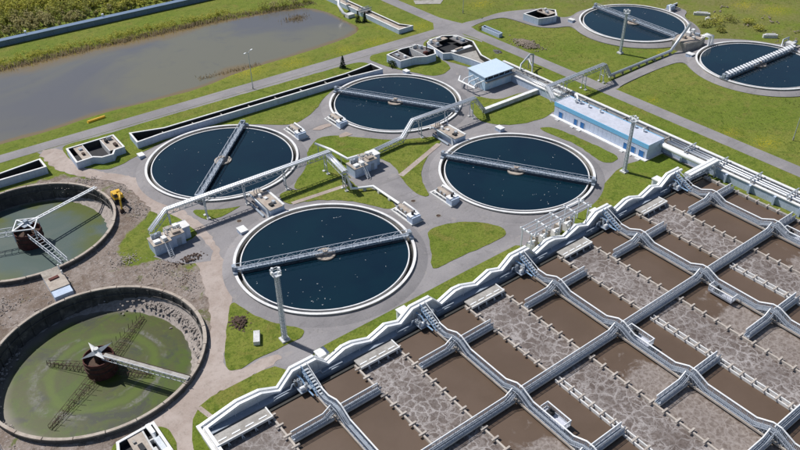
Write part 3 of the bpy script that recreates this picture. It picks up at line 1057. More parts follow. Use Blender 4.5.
# broken concrete lying in the drained tanks and on the earth
def stone_mesh(seed, flat=.6):
    r = random.Random(seed)
    m = MB()
    n = 7
    for z, k in ((0, .8), (.35, 1.0), (.75, .6)):
        for i in range(n):
            t = 2 * math.pi * i / n + r.uniform(-.2, .2)
            q = k * r.uniform(.7, 1.15)
            m.v.append((q * math.cos(t), q * math.sin(t) * .8, z * flat * r.uniform(.8, 1.2)))
    for k in range(2):
        for i in range(n):
            m.f.append((k * n + i, k * n + (i + 1) % n, (k + 1) * n + (i + 1) % n, (k + 1) * n + i))
    m.f.append(tuple(range(2 * n, 3 * n)))
    return m


STN = [stone_mesh(i) for i in range(8)]


def rubble_heap(mb, cx, cy, sx, sy, h, n, smin, smax, rnd, zf=None):
    for _ in range(n):
        a, b = rnd.gauss(0, .42), rnd.gauss(0, .42)
        q = math.sqrt(a * a + b * b)
        z = h * max(0, 1 - q) if zf is None else 0
        x, y = cx + a * sx, cy + b * sy
        if zf:
            z = zf(x, y)
        s = rnd.uniform(smin, smax)
        an = rnd.uniform(0, 6.28)
        st = STN[rnd.randrange(8)]
        c, sn = math.cos(an), math.sin(an)
        mb.add([(x + s * (c * v[0] - sn * v[1]), y + s * (sn * v[0] + c * v[1]), z - .1 * s + s * v[2]) for v in st.v], st.f)


rr = random.Random(9)
m_ = MB()
for _ in range(260):
    an = rr.gauss(.22, .36)
    r = 18.7 - abs(rr.gauss(0, 1.0))
    x, y = B2[0] + r * math.cos(an), B2[1] + r * math.sin(an)
    rubble_heap(m_, x, y, .1, .1, 0, 1, .12, .42, rr, lambda x, y: -2.6 + .5 * (math.hypot(x - B2[0], y - B2[1]) - 16.5))
for _ in range(160):
    an = rr.uniform(2.2, 4.6)
    r = 18.8 - abs(rr.gauss(0, .6))
    rubble_heap(m_, B2[0] + r * math.cos(an), B2[1] + r * math.sin(an), .1, .1, 0, 1, .1, .35, rr, lambda x, y: -3.3 + .5 * (math.hypot(x - B2[0], y - B2[1]) - 17))
stuff('rubble', m_, 'rubble', 'broken concrete strewn round the edge of the green drained tank', 'rubble')
m_ = MB()
for _ in range(900):
    x, y = rr.uniform(-30, 45), rr.uniform(92, 186)
    if sdf(x, y, DIRT) < .5 or math.hypot(x - B1[0], y - B1[1]) < 21.0 or math.hypot(x - B2[0], y - B2[1]) < 21.0 or inpoly(x, y, track):
        continue
    if noise.noise((x * .09, y * .09, 1)) < -.05:
        continue
    rubble_heap(m_, x, y, .7, .7, .0, 5, .05, .20, rr)
for (x, y, a_, b_, h_) in ((34.5, 133.5, 3.5, 3.0, .8), (38.5, 158.5, 2.5, 5, .7), (29.5, 141.0, 3.0, 2.2, .8), (37.5, 126.0, 2.4, 4.0, .6), (4.0, 141.5, 4, 2.5, .9), (-4, 139, 4, 3, .9), (33, 180, 5, 2, .5), (39, 171, 2, 3, .5)):
    rubble_heap(m_, x, y, a_ * 1.2, b_ * 1.2, h_ * .5, 190, .05, .2, rr)
stuff('earth_clods', m_, 'rubble', 'loose stones and clods scattered over the bare earth', 'stones')

# ------------------------------------------------------------------ aeration basin
N = [42.0, 68.6, 95.2, 121.8, 148.4]
ROW = [74.6, 58.8, 43.2, 27.4, 11.6]
WZ = 1.15
XL, XR, YS, YN = 22.4, 157.3, 4.0, 82.9


def ymin(x):
    return max(YS + .5, (103.7 - .771 * (x + 5.4) if x < 98.3 else 23.7 + .56 * (x - 98.3)) - 12)


basin = thing('aeration_basin', 'large rectangular aeration basin of brown and foaming lanes', 'basin', (90, 45))
obj('side_wall', MB().box(XL - .3, XL + .3, YS, 85.5, -.5, 1.9), 'concrete_light', basin)
obj('side_wall', MB().box(XR - .3, XR + .3, YS, 82.4, -.5, 1.75), 'concrete', basin)
obj('end_wall', MB().box(XL + .31, XR - .31, YS - .5, YS, -.5, 1.9), 'concrete', basin)
obj('inlet_wall', MB().box(XL + .31, XR - .31, YN - .45, YN, -.5, 1.35), 'algae', basin)  # dark colour paints the shaded strip below the duct wall
obj('channel_floor', MB().box(XL + .31, 160.5, YN + .002, 85.4, -.5, .45), 'algae', basin)  # shade of the channel painted into the floor colour
obj('channel_shelf', MB().box(XL + .31, 160.5, 84.0, 85.38, .452, 1.5), 'grey_blue', basin)
for x0, x1 in zip([XL, N[0] + 8.9, N[1] + 8.9, N[2] + 8.9, N[3] + 8.9], [N[0] - 8.9, N[1] - 8.9, N[2] - 8.9, N[3] - 8.9, N[4] - 8.9]):
    struct('foam_lane', MB().box(x0 + .001, x1 - .001, YS, YN - .46, -.4, WZ + .01), 'foam')
for i, x in enumerate(N):
    a = MB()
    fz = []
    x0, x1 = x - 8.9, (x + 8.9 if i < 4 else XR - .31)
    nxs, nys = 12, 50
    for j in range(nys + 1):
        for k in range(nxs + 1):
            xx, yy = x0 + (x1 - x0) * k / nxs, YS + (YN - .46 - YS) * j / nys
            a.v.append((xx, yy, WZ))
            s0 = 50.5 if i else 20
            f = max(0, min(1, (s0 - yy) / 5 + .5)) * max(0, min(1, (x - xx) / 1.2 + .3))
            f = max(f, .30 * max(0, min(1, (60 - yy) / 4)) * (x > xx))
            fz.append(f)
    for j in range(nys):
        for k in range(nxs):
            a.f.append((j * (nxs + 1) + k, j * (nxs + 1) + k + 1, (j + 1) * (nxs + 1) + k + 1, (j + 1) * (nxs + 1) + k))
    struct('brown_lane', a, 'brown', {'fizz': fz})


# partitions with brackets, or ladder style
def partition(x, y0, y1, label, style, spacing=2.65):
    t = thing('lane_divider', label, 'divider', (x, (y0 + y1) / 2), 'slim dividers between the aeration lanes')
    if style == 'bracket':
        obj('beam', MB().box(x - .17, x + .17, y0, y1, .6, 1.62), 'kerb_tan', t)
        y = y1 - 1.2
        proto = None
        while y > y0 + .4:
            if proto is None:
                b = MB().box(x - .75, x + .75, y - .17, y + .17, 1.625, 1.85).box(x + .35, x + .6, y - .2, y + .2, 1.1, 1.62)
                proto = obj('bracket', b, 'kerb_tan', t)
                y_p = y
            else:
                o = proto.copy()
                C.objects.link(o)
                o.parent = t
                o.location = (0, y - y_p, 0)
            y -= spacing
    else:
        obj('beam', MB().box(x - .62, x - .40, y0, y1, .8, 1.72), 'coping', t)
        obj('beam', MB().box(x + .40, x + .62, y0, y1, .8, 1.72), 'coping', t)
        y = y1 - .9
        proto = None
        while y > y0 + .3:
            if proto is None:
                proto = obj('rung', MB().box(x - .9, x + .9, y - .15, y + .15, 1.725, 1.9), 'kerb_tan', t)
                y_p = y
            else:
                o = proto.copy()
                C.objects.link(o)
                o.parent = t
                o.location = (0, y - y_p, 0)
            y -= 2.3


WN = ['first', 'second', 'third', 'fourth', 'fifth']
for i, x in enumerate(N):
    for s, off in ((-1, -8.9), (1, 8.9)):
        xx = x + off
        if i == 4 and s == 1:
            partition(XR, ymin(XR), YN - .46, 'bracketed kerb along the right edge of the basin beside the grass strip', 'bracket')
            continue
        y0 = ymin(xx)
        where = 'left' if s < 0 else 'right'
        if s > 0:
            if y0 < ROW[1] - 1:
                partition(xx, ROW[1] + 1.1, YN - .46, 'upper bracketed divider right of the %s long walkway from the left' % WN[i], 'bracket')
                partition(xx, y0, ROW[1] - 1.1, 'ladder shaped white divider right of the %s long walkway from the left' % WN[i], 'ladder')
            else:
                partition(xx, y0, YN - .46, 'bracketed divider right of the %s long walkway from the left' % WN[i], 'bracket')
        else:
            partition(xx, y0, YN - .46, 'bracketed divider left of the %s long walkway from the left' % WN[i], 'bracket')


# railed walkways
def railing(mb_rail, mb_bars, pts, h, step=.34, rr_=.105, mid=True):
    """hand rail and balusters along a 3-D deck line"""
    P = [Vector(p) for p in pts]
    for a, b in zip(P, P[1:]):
        L = (b - a).length
        n = max(1, int(L / step))
        for k in range(n):
            q = a.lerp(b, k / n)
            big = (k % 5 == 0)
            mb_bars.bar(q, q + Vector((0, 0, h)), .12 if big else .075)
        mb_bars.bar(a + Vector((0, 0, .12)), b + Vector((0, 0, .12)), .16)
        if mid:
            mb_bars.bar(a + Vector((0, 0, h * .55)), b + Vector((0, 0, h * .55)), .07)
    mb_rail.tube([p + Vector((0, 0, h)) for p in P], rr_, 6)


DZ = 2.0
HW = .46


def hump_profile(nodes, a, b, lo, hi, flat, run):
    """(coordinate, height) list from b down to a with a hump at every node"""
    pts = [(b, lo)]
    for n_ in sorted(nodes, reverse=True):
        if a + run < n_ < b - run * .2:
            up = min(b - .2, n_ + flat + run)
            pts += [(up, lo), (n_ + flat, hi), (n_ - flat, hi), (n_ - flat - run, lo)]
    pts.append((a, lo))
    out = [pts[0]]
    for p in pts[1:]:
        if abs(p[0] - out[-1][0]) > .05:
            out.append(p)
    return out


def deck_strip(mb, pts, axis_, c, hw, th):
    for (a, za), (b, zb) in zip(pts, pts[1:]):
        vs = []
        for dz in (-th, 0):
            for (u, z) in ((a, za), (b, zb)):
                for s in (-hw, hw):
                    vs.append((c + s, u, z + dz) if axis_ == 'y' else (u, c + s, z + dz))
        mb.add(vs, [(0, 1, 3, 2), (4, 6, 7, 5), (0, 2, 6, 4), (1, 5, 7, 3), (0, 4, 5, 1), (2, 3, 7, 6)])


def truss_fill(mb, pts, axis_, c, lo):
    """lattice below the raised hump decks"""
    for (a, za), (b, zb) in zip(pts, pts[1:]):
        if max(za, zb) < lo + .1:
            continue
        n = max(2, int(abs(b - a) / .55))
        for k in range(n + 1):
            u = a + (b - a) * k / n
            z = za + (zb - za) * k / n
            u2 = a + (b - a) * min(1, (k + 1) / n)
            p, q, q2 = (c, u, z), (c, u, lo), (c, u2, lo)
            if axis_ != 'y':
                p, q, q2 = (u, c, z), (u, c, lo), (u2, c, lo)
            if z > lo + .05:
                mb.bar(p, q, .07)
                mb.bar(p, q2, .05)


def walkway(axis_, c, a, b, nodes, label, hi=3.2, lo=DZ, humps=True, rise=0, group='railed walkways over the aeration basin'):
    loc = (c, (a + b) / 2) if axis_ == 'y' else ((a + b) / 2, c)
    t = thing('walkway', label, 'walkway', loc, group)
    pts = hump_profile(nodes if humps else [], a, b, lo, hi, .7, 2.6)
    if rise < 0:
        pts = pts[:-1] + [(a + 1.6, lo), (a, hi - .15)]
    elif rise > 0:
        pts = [(b, hi - .15), (b - 1.6, lo)] + pts[1:]
    hx = .42
    d = MB()
    deck_strip(d, pts, axis_, c, HW if axis_ == 'y' else hx, .14)
    deck = obj('deck', d, 'grey_blue', t)
    bw = MB()
    if axis_ == 'y':
        bw.box(c - .3, c + .3, a, b, .4, lo - .16)
    else:
        bw.box(a, b, c - .3, c + .3, .4, lo - .17)
    obj('support_wall', bw, 'concrete_light' if axis_ == 'x' else 'concrete', t)
    kb = MB()
    for s in (-1, 1):
        if axis_ == 'y':
            kb.box(c + s * .56 - .11, c + s * .56 + .11, a + .01, b - .01, lo - .42, lo - .05)
        else:
            kb.box(a + .01, b - .01, c + s * .5 - .1, c + s * .5 + .1, lo - .5, lo - .06)
    obj('kerb', kb, 'kerb_tan' if axis_ == 'y' else 'concrete_light', t)
    for s in (-1, 1):
        rl, ba = MB(), MB()
        line = [(c + s * HW, u, z) if axis_ == 'y' else (u, c + s * hx, z) for u, z in pts]
        railing(rl, ba, line, 1.3 if s > 0 else 1.1, .25, .14 if s > 0 else .04, False)
        truss_fill(ba, pts, axis_, c + s * (HW if axis_ == 'y' else hx), lo)
        rp = obj('hand_rail', rl, 'white' if s > 0 else 'mesh_grey', t)
        obj('balusters', ba, 'mesh_grey', rp)
    # cable tray and pipes laid on the deck
    pp = MB()
    if axis_ == 'y':
        for q in (-.12, .14):
            pp.tube([(c + q, u, z + .12) for u, z in pts], .08, 6)
    else:
        pp.tube([(u, c + .1, z + .1) for u, z in pts], .08, 6)
    obj('air_pipe', pp, 'grey_blue', t)
    return t


for i, x in enumerate(N):
    y0 = ymin(x)
    walkway('y', x, y0, 80.4, [r for r in ROW if r > y0], '%s long humped walkway from the left, running down across the basin' % WN[i])
# continuous cross walkways at rows 1 and 3, in bays between the long walkways; short arms at the others
RN = ['upper', 'second', 'third', 'fourth', 'lowest']
for j, y in enumerate(ROW):
    if j in (1, 3):
        edges = [XL + .4] + N + [XR - .4]
        for k in range(len(edges) - 1):
            a = edges[k] + (.9 if k else 0)
            b = edges[k + 1] - (.9 if k < len(edges) - 2 else 0)
            if y < ymin((a + b) / 2):
                continue
            between = ('between the %s and %s long walkways' % (WN[k - 1], WN[k])) if 0 < k < 5 else ('from the left basin wall to the first long walkway' if k == 0 else 'from the fifth long walkway to the right edge')
            walkway('x', y, a, b, [], 'straight cross walkway, %s row, %s' % (RN[j], between), lo=DZ + .02, rise=1 if k < 5 else 0)
    else:
        for i, x in enumerate(N):
            if y < ymin(x) - 4:
                continue
            for s in (-1, 1):
                a, b = (x - 8.7, x - .9) if s < 0 else (x + .9, x + 8.7)
                if i == 4 and s > 0:
                    b = XR - .4
                walkway('x', y, a, b, [], 'short railed arm %s of the %s long walkway, %s cross row' % ('left' if s < 0 else 'right', WN[i], RN[j]), lo=DZ + .02, rise=1 if s < 0 else 0)

# side platforms on two of the long walkways
for (x, y, s, lab) in ((68.6, 51.5, 1, 'second'), (121.8, 53.0, -1, 'fourth'), (95.2, 55.2, 1, 'third'), (148.4, 54.6, 1, 'fifth')):
    t = thing('side_platform', 'railed side platform with gear box jutting from the %s long walkway' % lab, 'platform', (x + s * 1.9, y), 'side platforms on the long walkways')
    x0, x1 = (x + .8, x + 2.5) if s > 0 else (x - 2.5, x - .8)
    obj('deck', MB().box(x0, x1, y - 2.6, y + 2.6, DZ - .3, DZ - .02), 'roof_grey', t)
    rl, ba = MB(), MB()
    o_ = x1 if s > 0 else x0
    i_ = x0 if s > 0 else x1
    railing(rl, ba, [(i_, y + 2.6, DZ), (o_, y + 2.6, DZ), (o_, y - 2.6, DZ), (i_, y - 2.6, DZ)], 1.25, .25, .12, False)
    obj('hand_rail', rl, 'white', t)
    obj('balusters', ba, 'rail', t)
    obj('gear_box', MB().box(x0 + .3, x1 - .3, y + .6, y + 1.6, DZ, DZ + .9).cyl(((x0 + x1) / 2, y + 1.1, DZ + .9), ((x0 + x1) / 2, y + 1.1, DZ + 1.5), .22, 10), 'dark', t)

# outlet trays at the head of each foam lane
for k, (x0, x1) in enumerate(((XL + .5, N[0] - 9.2), (N[0] + 9.1, N[1] - 9.1), (N[1] + 9.1, N[2] - 9.1), (N[2] + 9.1, N[3] - 9.1), (N[3] + 9.1, N[4] - 9.1))):
    t = thing('outlet_tray', 'grey white-edged outlet tray heading the %s foam lane from the left' % WN[k], 'tray', ((x0 + x1) / 2, 81.8), 'outlet trays under the duct wall')
    obj('slab', MB().box(x0, x1, 80.7, 83.0, 1.95, 2.15), 'concrete', t)
    obj('edge_lip', MB().box(x0 - .1, x1 + .25, 80.45, 80.68, 1.9, 2.4).box(x1 + .02, x1 + .24, 80.69, 83.0, 1.9, 2.4), 'coping', t)
    for q in range(4):
        xx = x0 + (x1 - x0) * (q + .5) / 4
        obj('cover', MB().box(xx - .75, xx + .75, 81.3, 81.55, 2.15, 2.24), 'white', t)
        obj('bracket', MB().bar((xx + .5, 80.6, 2.1), (xx + .5, 80.3, 1.0), .12).bar((xx + .5, 80.6, 2.1), (xx + .9, 80.3, 1.0), .12), 'rail', t)

# ------------------------------------------------------------------ twin white duct over its wall
MOD = [(-2.2, 4.65), (2.6, 4.65), (5.0, 2.1), (8.6, 3.5), (10.6, 3.4), (14.5, 2.05), (18.3, 3.5), (21.5, 2.45)]
prof = [(22.6, 1.95), (29.2, 3.5), (33.5, 3.25), (36.9, 1.65)]
for i, x in enumerate(N):
    prof += [(x + dx, z) for dx, z in (MOD if i < 4 else MOD[:2])]
wall_y = 85.8
segs = []
cur = []
for p in prof:
    cur.append(p)
t = thing('duct_wall', 'long pale wall with wavy top along the upper edge of the basin', 'wall', (90, wall_y))
for (a, za), (b, zb) in zip(prof, prof[1:]):
    m_ = MB()
    y0, y1 = wall_y - .40, wall_y + .40
    vs = [(a, y0, -.3), (b, y0, -.3), (b, y1, -.3), (a, y1, -.3), (a, y0, za - .42), (b, y0, zb - .42), (b, y1, zb - .42), (a, y1, za - .42)]
    m_.add(vs, [(3, 2, 1, 0), (4, 5, 6, 7), (0, 1, 5, 4), (1, 2, 6, 5), (2, 3, 7, 6), (3, 0, 4, 7)])
    # drop shared end faces by pulling in 1 mm
    obj('wall_panel', m_, 'duct_wall', t)
d = thing('twin_duct', 'pair of white ducts rising and dipping in waves above the basin wall', 'duct', (90, wall_y))
for s in (-.48, .48):
    xs_ = 22.1 if s > 0 else 23.0
    m_ = MB()
    deck_strip(m_, [(prof[-1][0], prof[-1][1] + .2)] + [(x, z + .2) for x, z in prof[-2:0:-1]] + [(xs_ + .27, 2.2)], 'x', wall_y + s, .27, .5)
    obj('duct', m_, 'white', d)
    obj('return_duct', MB().box(xs_ - .27, xs_ + .27, 66, wall_y + s + .27, 1.75, 2.25), 'white', d)
tray = MB()
for (a, za), (b, zb) in zip(prof, prof[1:]):
    tray.add([(a, wall_y - .3, za - .3), (b, wall_y - .3, zb - .3), (b, wall_y + .3, zb - .3), (a, wall_y + .3, za - .3), (a, wall_y - .3, za - .12), (b, wall_y - .3, zb - .12), (b, wall_y + .3, zb - .12), (a, wall_y + .3, za - .12)],
             [(3, 2, 1, 0), (4, 5, 6, 7), (0, 1, 5, 4), (1, 2, 6, 5), (2, 3, 7, 6), (3, 0, 4, 7)])
obj('duct_cradle', tray, 'galv', d)
for k in range(30):
    f = 24 + k * 4.25
    for (a, za), (b, zb) in zip(prof, prof[1:]):
        if a <= f < b:
            z = za + (zb - za) * (f - a) / (b - a)
            break
    obj('hanger', MB().bar((f, wall_y - .85, z - .2), (f, wall_y - .85, 1.0), .1).bar((f, wall_y - .85, z - .2), (f, wall_y + .1, z - .2), .1), 'rail', d)
# gallery that bridges from the duct to the main channel
t = thing('duct_gallery', 'straight white twin duct bridging to the main channel at the basin corner', 'duct', (157, 83.4))
for s in (-.5, .5):
    m_ = MB()
    deck_strip(m_, [(162.6, 4.5), (150.5, 4.5)], 'x', 83.2 + s, .38, .7)
    obj('duct', m_, 'white', t)
gm = MB()
for s in (-1, 1):
    girder(gm, (150.5, 83.5 + s * .9, 2.8), (162.4, 82.9 + s * .9, 2.8), 1.0, .12, 9)
obj('truss', gm, 'rail', t)
obj('leg', MB().bar((161.2, 82.0, 0), (161.2, 82.2, 2.9), .25).bar((161.2, 83.8, 0), (161.2, 83.6, 2.9), .25), 'rail', t)
obj('leg', MB().bar((151.3, 82.5, .9), (151.3, 82.6, 2.9), .25).bar((151.3, 84.4, .9), (151.3, 84.3, 2.9), .25), 'rail', t)

# distribution gear under every crest of the duct, with stair and white cabinet
ri = random.Random(3)
for i, x in enumerate(N):
    t = thing('gate_gear', 'cluster of pipes and gate valves at the head of the %s long walkway' % WN[i], 'machinery', (x, 82), 'valve gear at the walkway heads')
    obj('gear_platform', MB().box(x - 2.6, x + 1.4, 82.0, 85.0, 1.9, 2.08), 'grey_blue', t)
    st = MB()
    n = 9
    for k in range(n):
        f = k / (n - 1)
        st.box(x - .55, x + .55, 84.6 - 4.6 * f - .3, 84.6 - 4.6 * f + .1, 4.3 - 2.1 * f, 4.36 - 2.1 * f)
    obj('stair_tread', st, 'galv', t)
    for s in (-.6, .6):
        obj('stair_rail', MB().bar((x + s, 85.0, 5.3), (x + s, 79.9, 3.1), .12).bar((x + s, 85.0, 4.3), (x + s, 79.9, 2.1), .18).bar((x + s, 85, 4.3), (x + s, 85, 5.3), .1).bar((x + s, 82.4, 3.2), (x + s, 82.4, 4.2), .1), 'steel_blue' if s < 0 else 'white', t)
    obj('blue_pipe', MB().tube([(x - 1.5, 85, 3.6), (x - 1.4, 83.4, 3.6), (x - 1.3, 82.2, 2.4), (x - 1.2, 80.2, 2.3)], .16, 8), 'steel_blue', t, True)
    for k in range(9):
        xx, yy = x + ri.uniform(-2.5, 1.3), ri.uniform(82.2, 84.8)
        h = ri.uniform(.5, 1.3)
        v = obj('valve', MB().cyl((xx, yy, 2.08), (xx, yy, 2.08 + h), .24, 8).cyl((xx - .35, yy, 2.08 + h), (xx + .35, yy, 2.08 + h), .18, 8).cyl((xx, yy, 2.08 + h), (xx, yy, 2.5 + h), .07, 6), ['coping', 'grey_blue', 'galv', 'concrete_dark'][k % 4], t)
        obj('hand_wheel', MB().ring(xx, yy, .2, .28, 2.5 + h, 2.56 + h, 12), 'galv', v)
    obj('header_pipe', MB().tube([(x - 6.8, 84.2, 1.9), (x - 3.4, 84.2, 1.9), (x - 3.0, 84.2, 2.8), (x + 2.6, 84.2, 2.8), (x + 3.0, 84.2, 1.9), (x + 7.4, 84.2, 1.9)], .16, 8), 'grey_blue', t, True)
    for k in range(6):
        xx, yy = x + ri.uniform(-3.6, 2.6), ri.uniform(83.4, 85.0)
        obj('pipe_stub', MB().tube([(xx, yy, .5), (xx, yy, ri.uniform(1.6, 3.2)), (xx + ri.uniform(-1.2, 1.2), yy - ri.uniform(.2, 1.0), ri.uniform(1.2, 3.0))], ri.uniform(.1, .2), 6), ['concrete_dark', 'galv', 'white', 'grey_blue', 'rust_dark', 'coping'][k], t, True)
    obj('motor', MB().cyl((x - 2.4, 82.7, 2.5), (x - 1.4, 82.7, 2.5), .36, 12).box(x - 2.3, x - 1.5, 82.4, 83.0, 2.08, 2.4), 'white', t)
for k, (x, lab) in enumerate(((47.4, 'first'), (66.2, 'second'), (96.0, 'third'), (122.6, 'fourth'), (145.8, 'fifth'))):
    if k == 2:
        continue
    t = thing('switch_cabin', 'white switch cabin behind the %s crest of the wavy duct' % lab, 'cabin', (x, 88.0), 'white switch cabins behind the duct')
    obj('body', MB().box(x - .95, x + .95, 87.2, 89.0, .1, 2.45), 'white', t)
    obj('roof', MB().box(x - 1.1, x + 1.1, 87.05, 89.15, 2.452, 2.62), 'coping', t)
    obj('door', MB().box(x - 1.0, x - .952, 87.6, 88.5, .25, 2.15), 'grey_blue', t)
t = thing('railed_steps', 'small railed steps beside the white cabin near the dark mast shadow', 'steps', (43.8, 89))
obj('landing', MB().box(42.0, 45.6, 87.6, 88.8, .1, .9), 'galv', t)
rl, ba = MB(), MB()
railing(rl, ba, [(42.0, 88.8, .9), (45.6, 88.8, .9)], 1.1)
railing(rl, ba, [(42.0, 87.6, .9), (45.6, 87.6, .9)], 1.1)
obj('hand_rail', rl, 'rail', t)
obj('balusters', ba, 'rail', t)

# blower gantry outside the wall
t = thing('pipe_gantry', 'pale steel gantry of posts and beams over pumps beside the wavy duct', 'gantry', (111, 89.6))
for x in (101.6, 106.2, 110.8, 115.4, 120.0):
    for y in (88.2, 91.0):
        obj('post', MB().box(x - .13, x + .13, y - .13, y + .13, 0, 4.9), 'rail', t)
    obj('cross_beam', MB().box(x - .16, x + .16, 87.5, 91.7, 4.902, 5.2), 'white', t)
for y in (87.9, 88.8, 90.2, 91.2):
    obj('long_beam', MB().cyl((101.2, y, 5.32), (120.6, y, 5.32), .12, 8), 'rail', t)
t0 = None
for k in range(8):
    x, y = 102.6 + k * 1.95, 89.5 + (.5 if k % 2 else -.4)
    t = thing('blower', ['pale', 'dusty beige'][k % 2] + ' blower housing under the steel gantry, %s from the left' % ORD[k], 'blower', (x, y), 'blower housings under the gantry')
    h = ri.uniform(1.5, 2.3)
    obj('housing', MB().obox(x, y, .12, 1.25, 1.7, h, ri.uniform(-.2, .2), .85), ['coping', 'tan_slab'][k % 2], t)
    obj('inlet_pipe', MB().tube([(x, y - .2, h), (x, y - .3, h + .7), (x + .7, y - .6, h + .8)], .26, 8), 'white', t, True)

# ------------------------------------------------------------------ main channel and pipes on the right
t = thing('main_channel', 'long open concrete channel with white rims running past the pump house', 'channel', (164.6, 100))
obj('far_wall', MB().box(167.2, 167.8, 36, 166, -.2, 2.3), 'concrete_light', t)
obj('far_coping', MB().box(167.05, 167.95, 36, 166, 2.302, 2.52), 'coping', t)
obj('near_wall', MB().box(161.9, 162.4, 36, 157, -.2, 2.3), 'paint_pale', t)
obj('near_coping', MB().box(161.7, 162.6, 36, 157, 2.302, 2.5), 'coping', t)
obj('bed', MB().box(162.41, 167.19, 36, 164, -.1, .9), 'concrete_dark', t)
for k in range(16):
    y = 152 - k * 7.4
    obj('strut', MB().box(162.41, 167.19, y - .15, y + .15, 1.7, 2.1), 'concrete', t)
for k in range(9):
    y = 92 - k * 6.5
    obj('buttress', MB().obox(161.5, y, 0, .8, .5, 2.3, 0), 'paint_pale', t)
for k, (x, z, r, lab) in enumerate(((163.2, 2.75, .34, 'nearest'), (164.5, 2.55, .28, 'middle'), (165.7, 2.5, .24, 'farthest'))):
    tag(obj('channel_pipe', MB().tube([(x, 98, z), (x, 84, z), (x, 60, z), (x, 36, z)], r, 10), 'foil', None, True), '%s of three silver pipes lying along the main channel' % lab, 'pipe', 'silver pipes in the main channel')
for k in range(6):
    y = 92 - k * 9.5
    t = thing('pipe_portal', 'steel pipe portal straddling the main channel, %s from the pump house' % ORD[k], 'portal', (164.5, y), 'pipe portals on the main channel')
    obj('post', MB().box(162.0, 162.25, y - .1, y + .1, 2.51, 3.6), 'rail', t)
    obj('post', MB().box(166.4, 166.65, y - .1, y + .1, .9, 3.6), 'rail', t)
    obj('beam', MB().box(161.6, 166.9, y - .14, y + .14, 3.602, 3.85), 'galv', t)
    obj('brace', MB().bar((162.1, y, 2.6), (164.5, y, 3.6), .1).bar((166.5, y, 2.2), (164.5, y, 3.6), .1), 'rail', t)
tag(obj('white_duct', MB().tube([(161.2, 98.8, 3.0), (160.2, 97.4, 3.0), (159.9, 93, 3.0), (159.9, 86, 3.0), (160.6, 84.2, 3.0)], .62, 12), 'white', None, True), 'fat white duct leading from the pump house end towards the basin corner', 'duct')
t = thing('upper_pipe_run', 'bundle of thin pipes and cable trays above the channel north of the pump house', 'pipes', (164.5, 145))
for k, (x, z) in enumerate(((162.9, 2.7), (163.7, 2.65), (164.4, 2.6))):
    obj('pipe', MB().tube([(x, 157, z), (x, 134, z)], .18, 8), ['foil', 'white', 'galv'][k], t, True)
for k in range(5):
    y = 155 - k * 4.6
    obj('sleeper', MB().box(162.1, 167.4, y - .15, y + .15, 2.2, 2.42), 'concrete', t)
# bent pipe portal between road and channel
t = thing('pipe_portal', 'grey pipe portal arching from the channel onto the grass by the road', 'pipe', (172, 158))
obj('pipe', MB().tube([(166.8, 157.4, 2.4), (167.2, 157.6, 4.0), (174.4, 160.8, 4.6), (175.8, 160.6, 4.2), (175.8, 160.4, .1)], .28, 8), 'galv', t, True)
obj('pipe', MB().tube([(170.6, 155.6, .1), (170.6, 155.8, 3.0), (171.2, 157.6, 3.8), (173.0, 160.1, 4.2)], .24, 8), 'rail', t, True)
obj('post', MB().bar((173.6, 160.3, .1), (173.6, 160.3, 4.5), .25), 'rail', t)


# ------------------------------------------------------------------ pump house
t = thing('pump_house', 'long low pump house with bright blue fascia and flat grey roof', 'building', (158, 114.5))
x0, x1, y0, y1 = 154.9, 161.2, 98.2, 131.2
obj('wall', MB().box(x0, x1, y0, y1, 0, 4.0), 'wall_pale', t)
obj('fascia', MB().box(x0 - .14, x1 + .14, y0 - .14, y1 + .14, 3.45, 4.42), 'sky_blue', t) if False else None
obj('fascia', MB().box(x0 - .14, x0 - .002, y0 - .14, y1 + .14, 3.3, 4.5), 'sky_blue', t)
obj('fascia', MB().box(x1 + .002, x1 + .14, y0 - .14, y1 + .14, 3.3, 4.5), 'sky_blue', t)
obj('end_fascia', MB().box(x0, x1, y0 - .14, y0 - .002, 3.3, 4.5), 'wall_pale', t)
obj('end_fascia', MB().box(x0, x1, y1 + .002, y1 + .14, 3.3, 4.5), 'wall_pale', t)
obj('roof', MB().box(x0, x1, y0, y1, 4.002, 4.38), 'roof_grey', t)
obj('plinth', MB().box(x0 - 1.15, x0 - .002, y0 - .6, y1 + .6, 0, .34).box(x0, x1, y0 - .6, y0 - .002, 0, .34), 'coping', t)
for k in range(22):
    y = y0 + (y1 - y0) * (k + .5) / 22
    obj('wall_panel', MB().box(x0 - .05, x0 - .002, y - .72, y + .72, .5, 3.28), 'wall_pale', t)
for (y, w_) in ((128.6, 1.3), (122.9, 1.1), (120.4, 1.3), (105.2, 1.1), (102.6, 1.3), (99.9, 1.5)):
    dr = obj('door', MB().box(x0 - .13, x0 - .06, y - w_ / 2, y + w_ / 2, .35, 2.15), 'blue', t)
    obj('frame', MB().box(x0 - .16, x0 - .055, y - w_ / 2 - .06, y - w_ / 2 - .002, .35, 2.22).box(x0 - .16, x0 - .055, y + w_ / 2 + .002, y + w_ / 2 + .06, .35, 2.22).box(x0 - .16, x0 - .055, y - w_ / 2, y + w_ / 2, 2.152, 2.22), 'galv', dr)
    obj('step', MB().box(x0 - 1.9, x0 - 1.16, y - w_ / 2, y + w_ / 2, .02, .24), 'concrete_light', t)
for (x, y) in ((159.4, 127.6), (160.0, 126.0), (159.8, 123.0), (159.9, 118.8), (160.2, 107), (160.2, 104)):
    v = obj('roof_vent', MB().cyl((x, y, 4.38), (x, y, 5.2), .3, 10), 'white', t)
    obj('vent_cap', MB().cyl((x, y, 5.3), (x, y, 5.5), .48, 10, .1), 'galv', v)
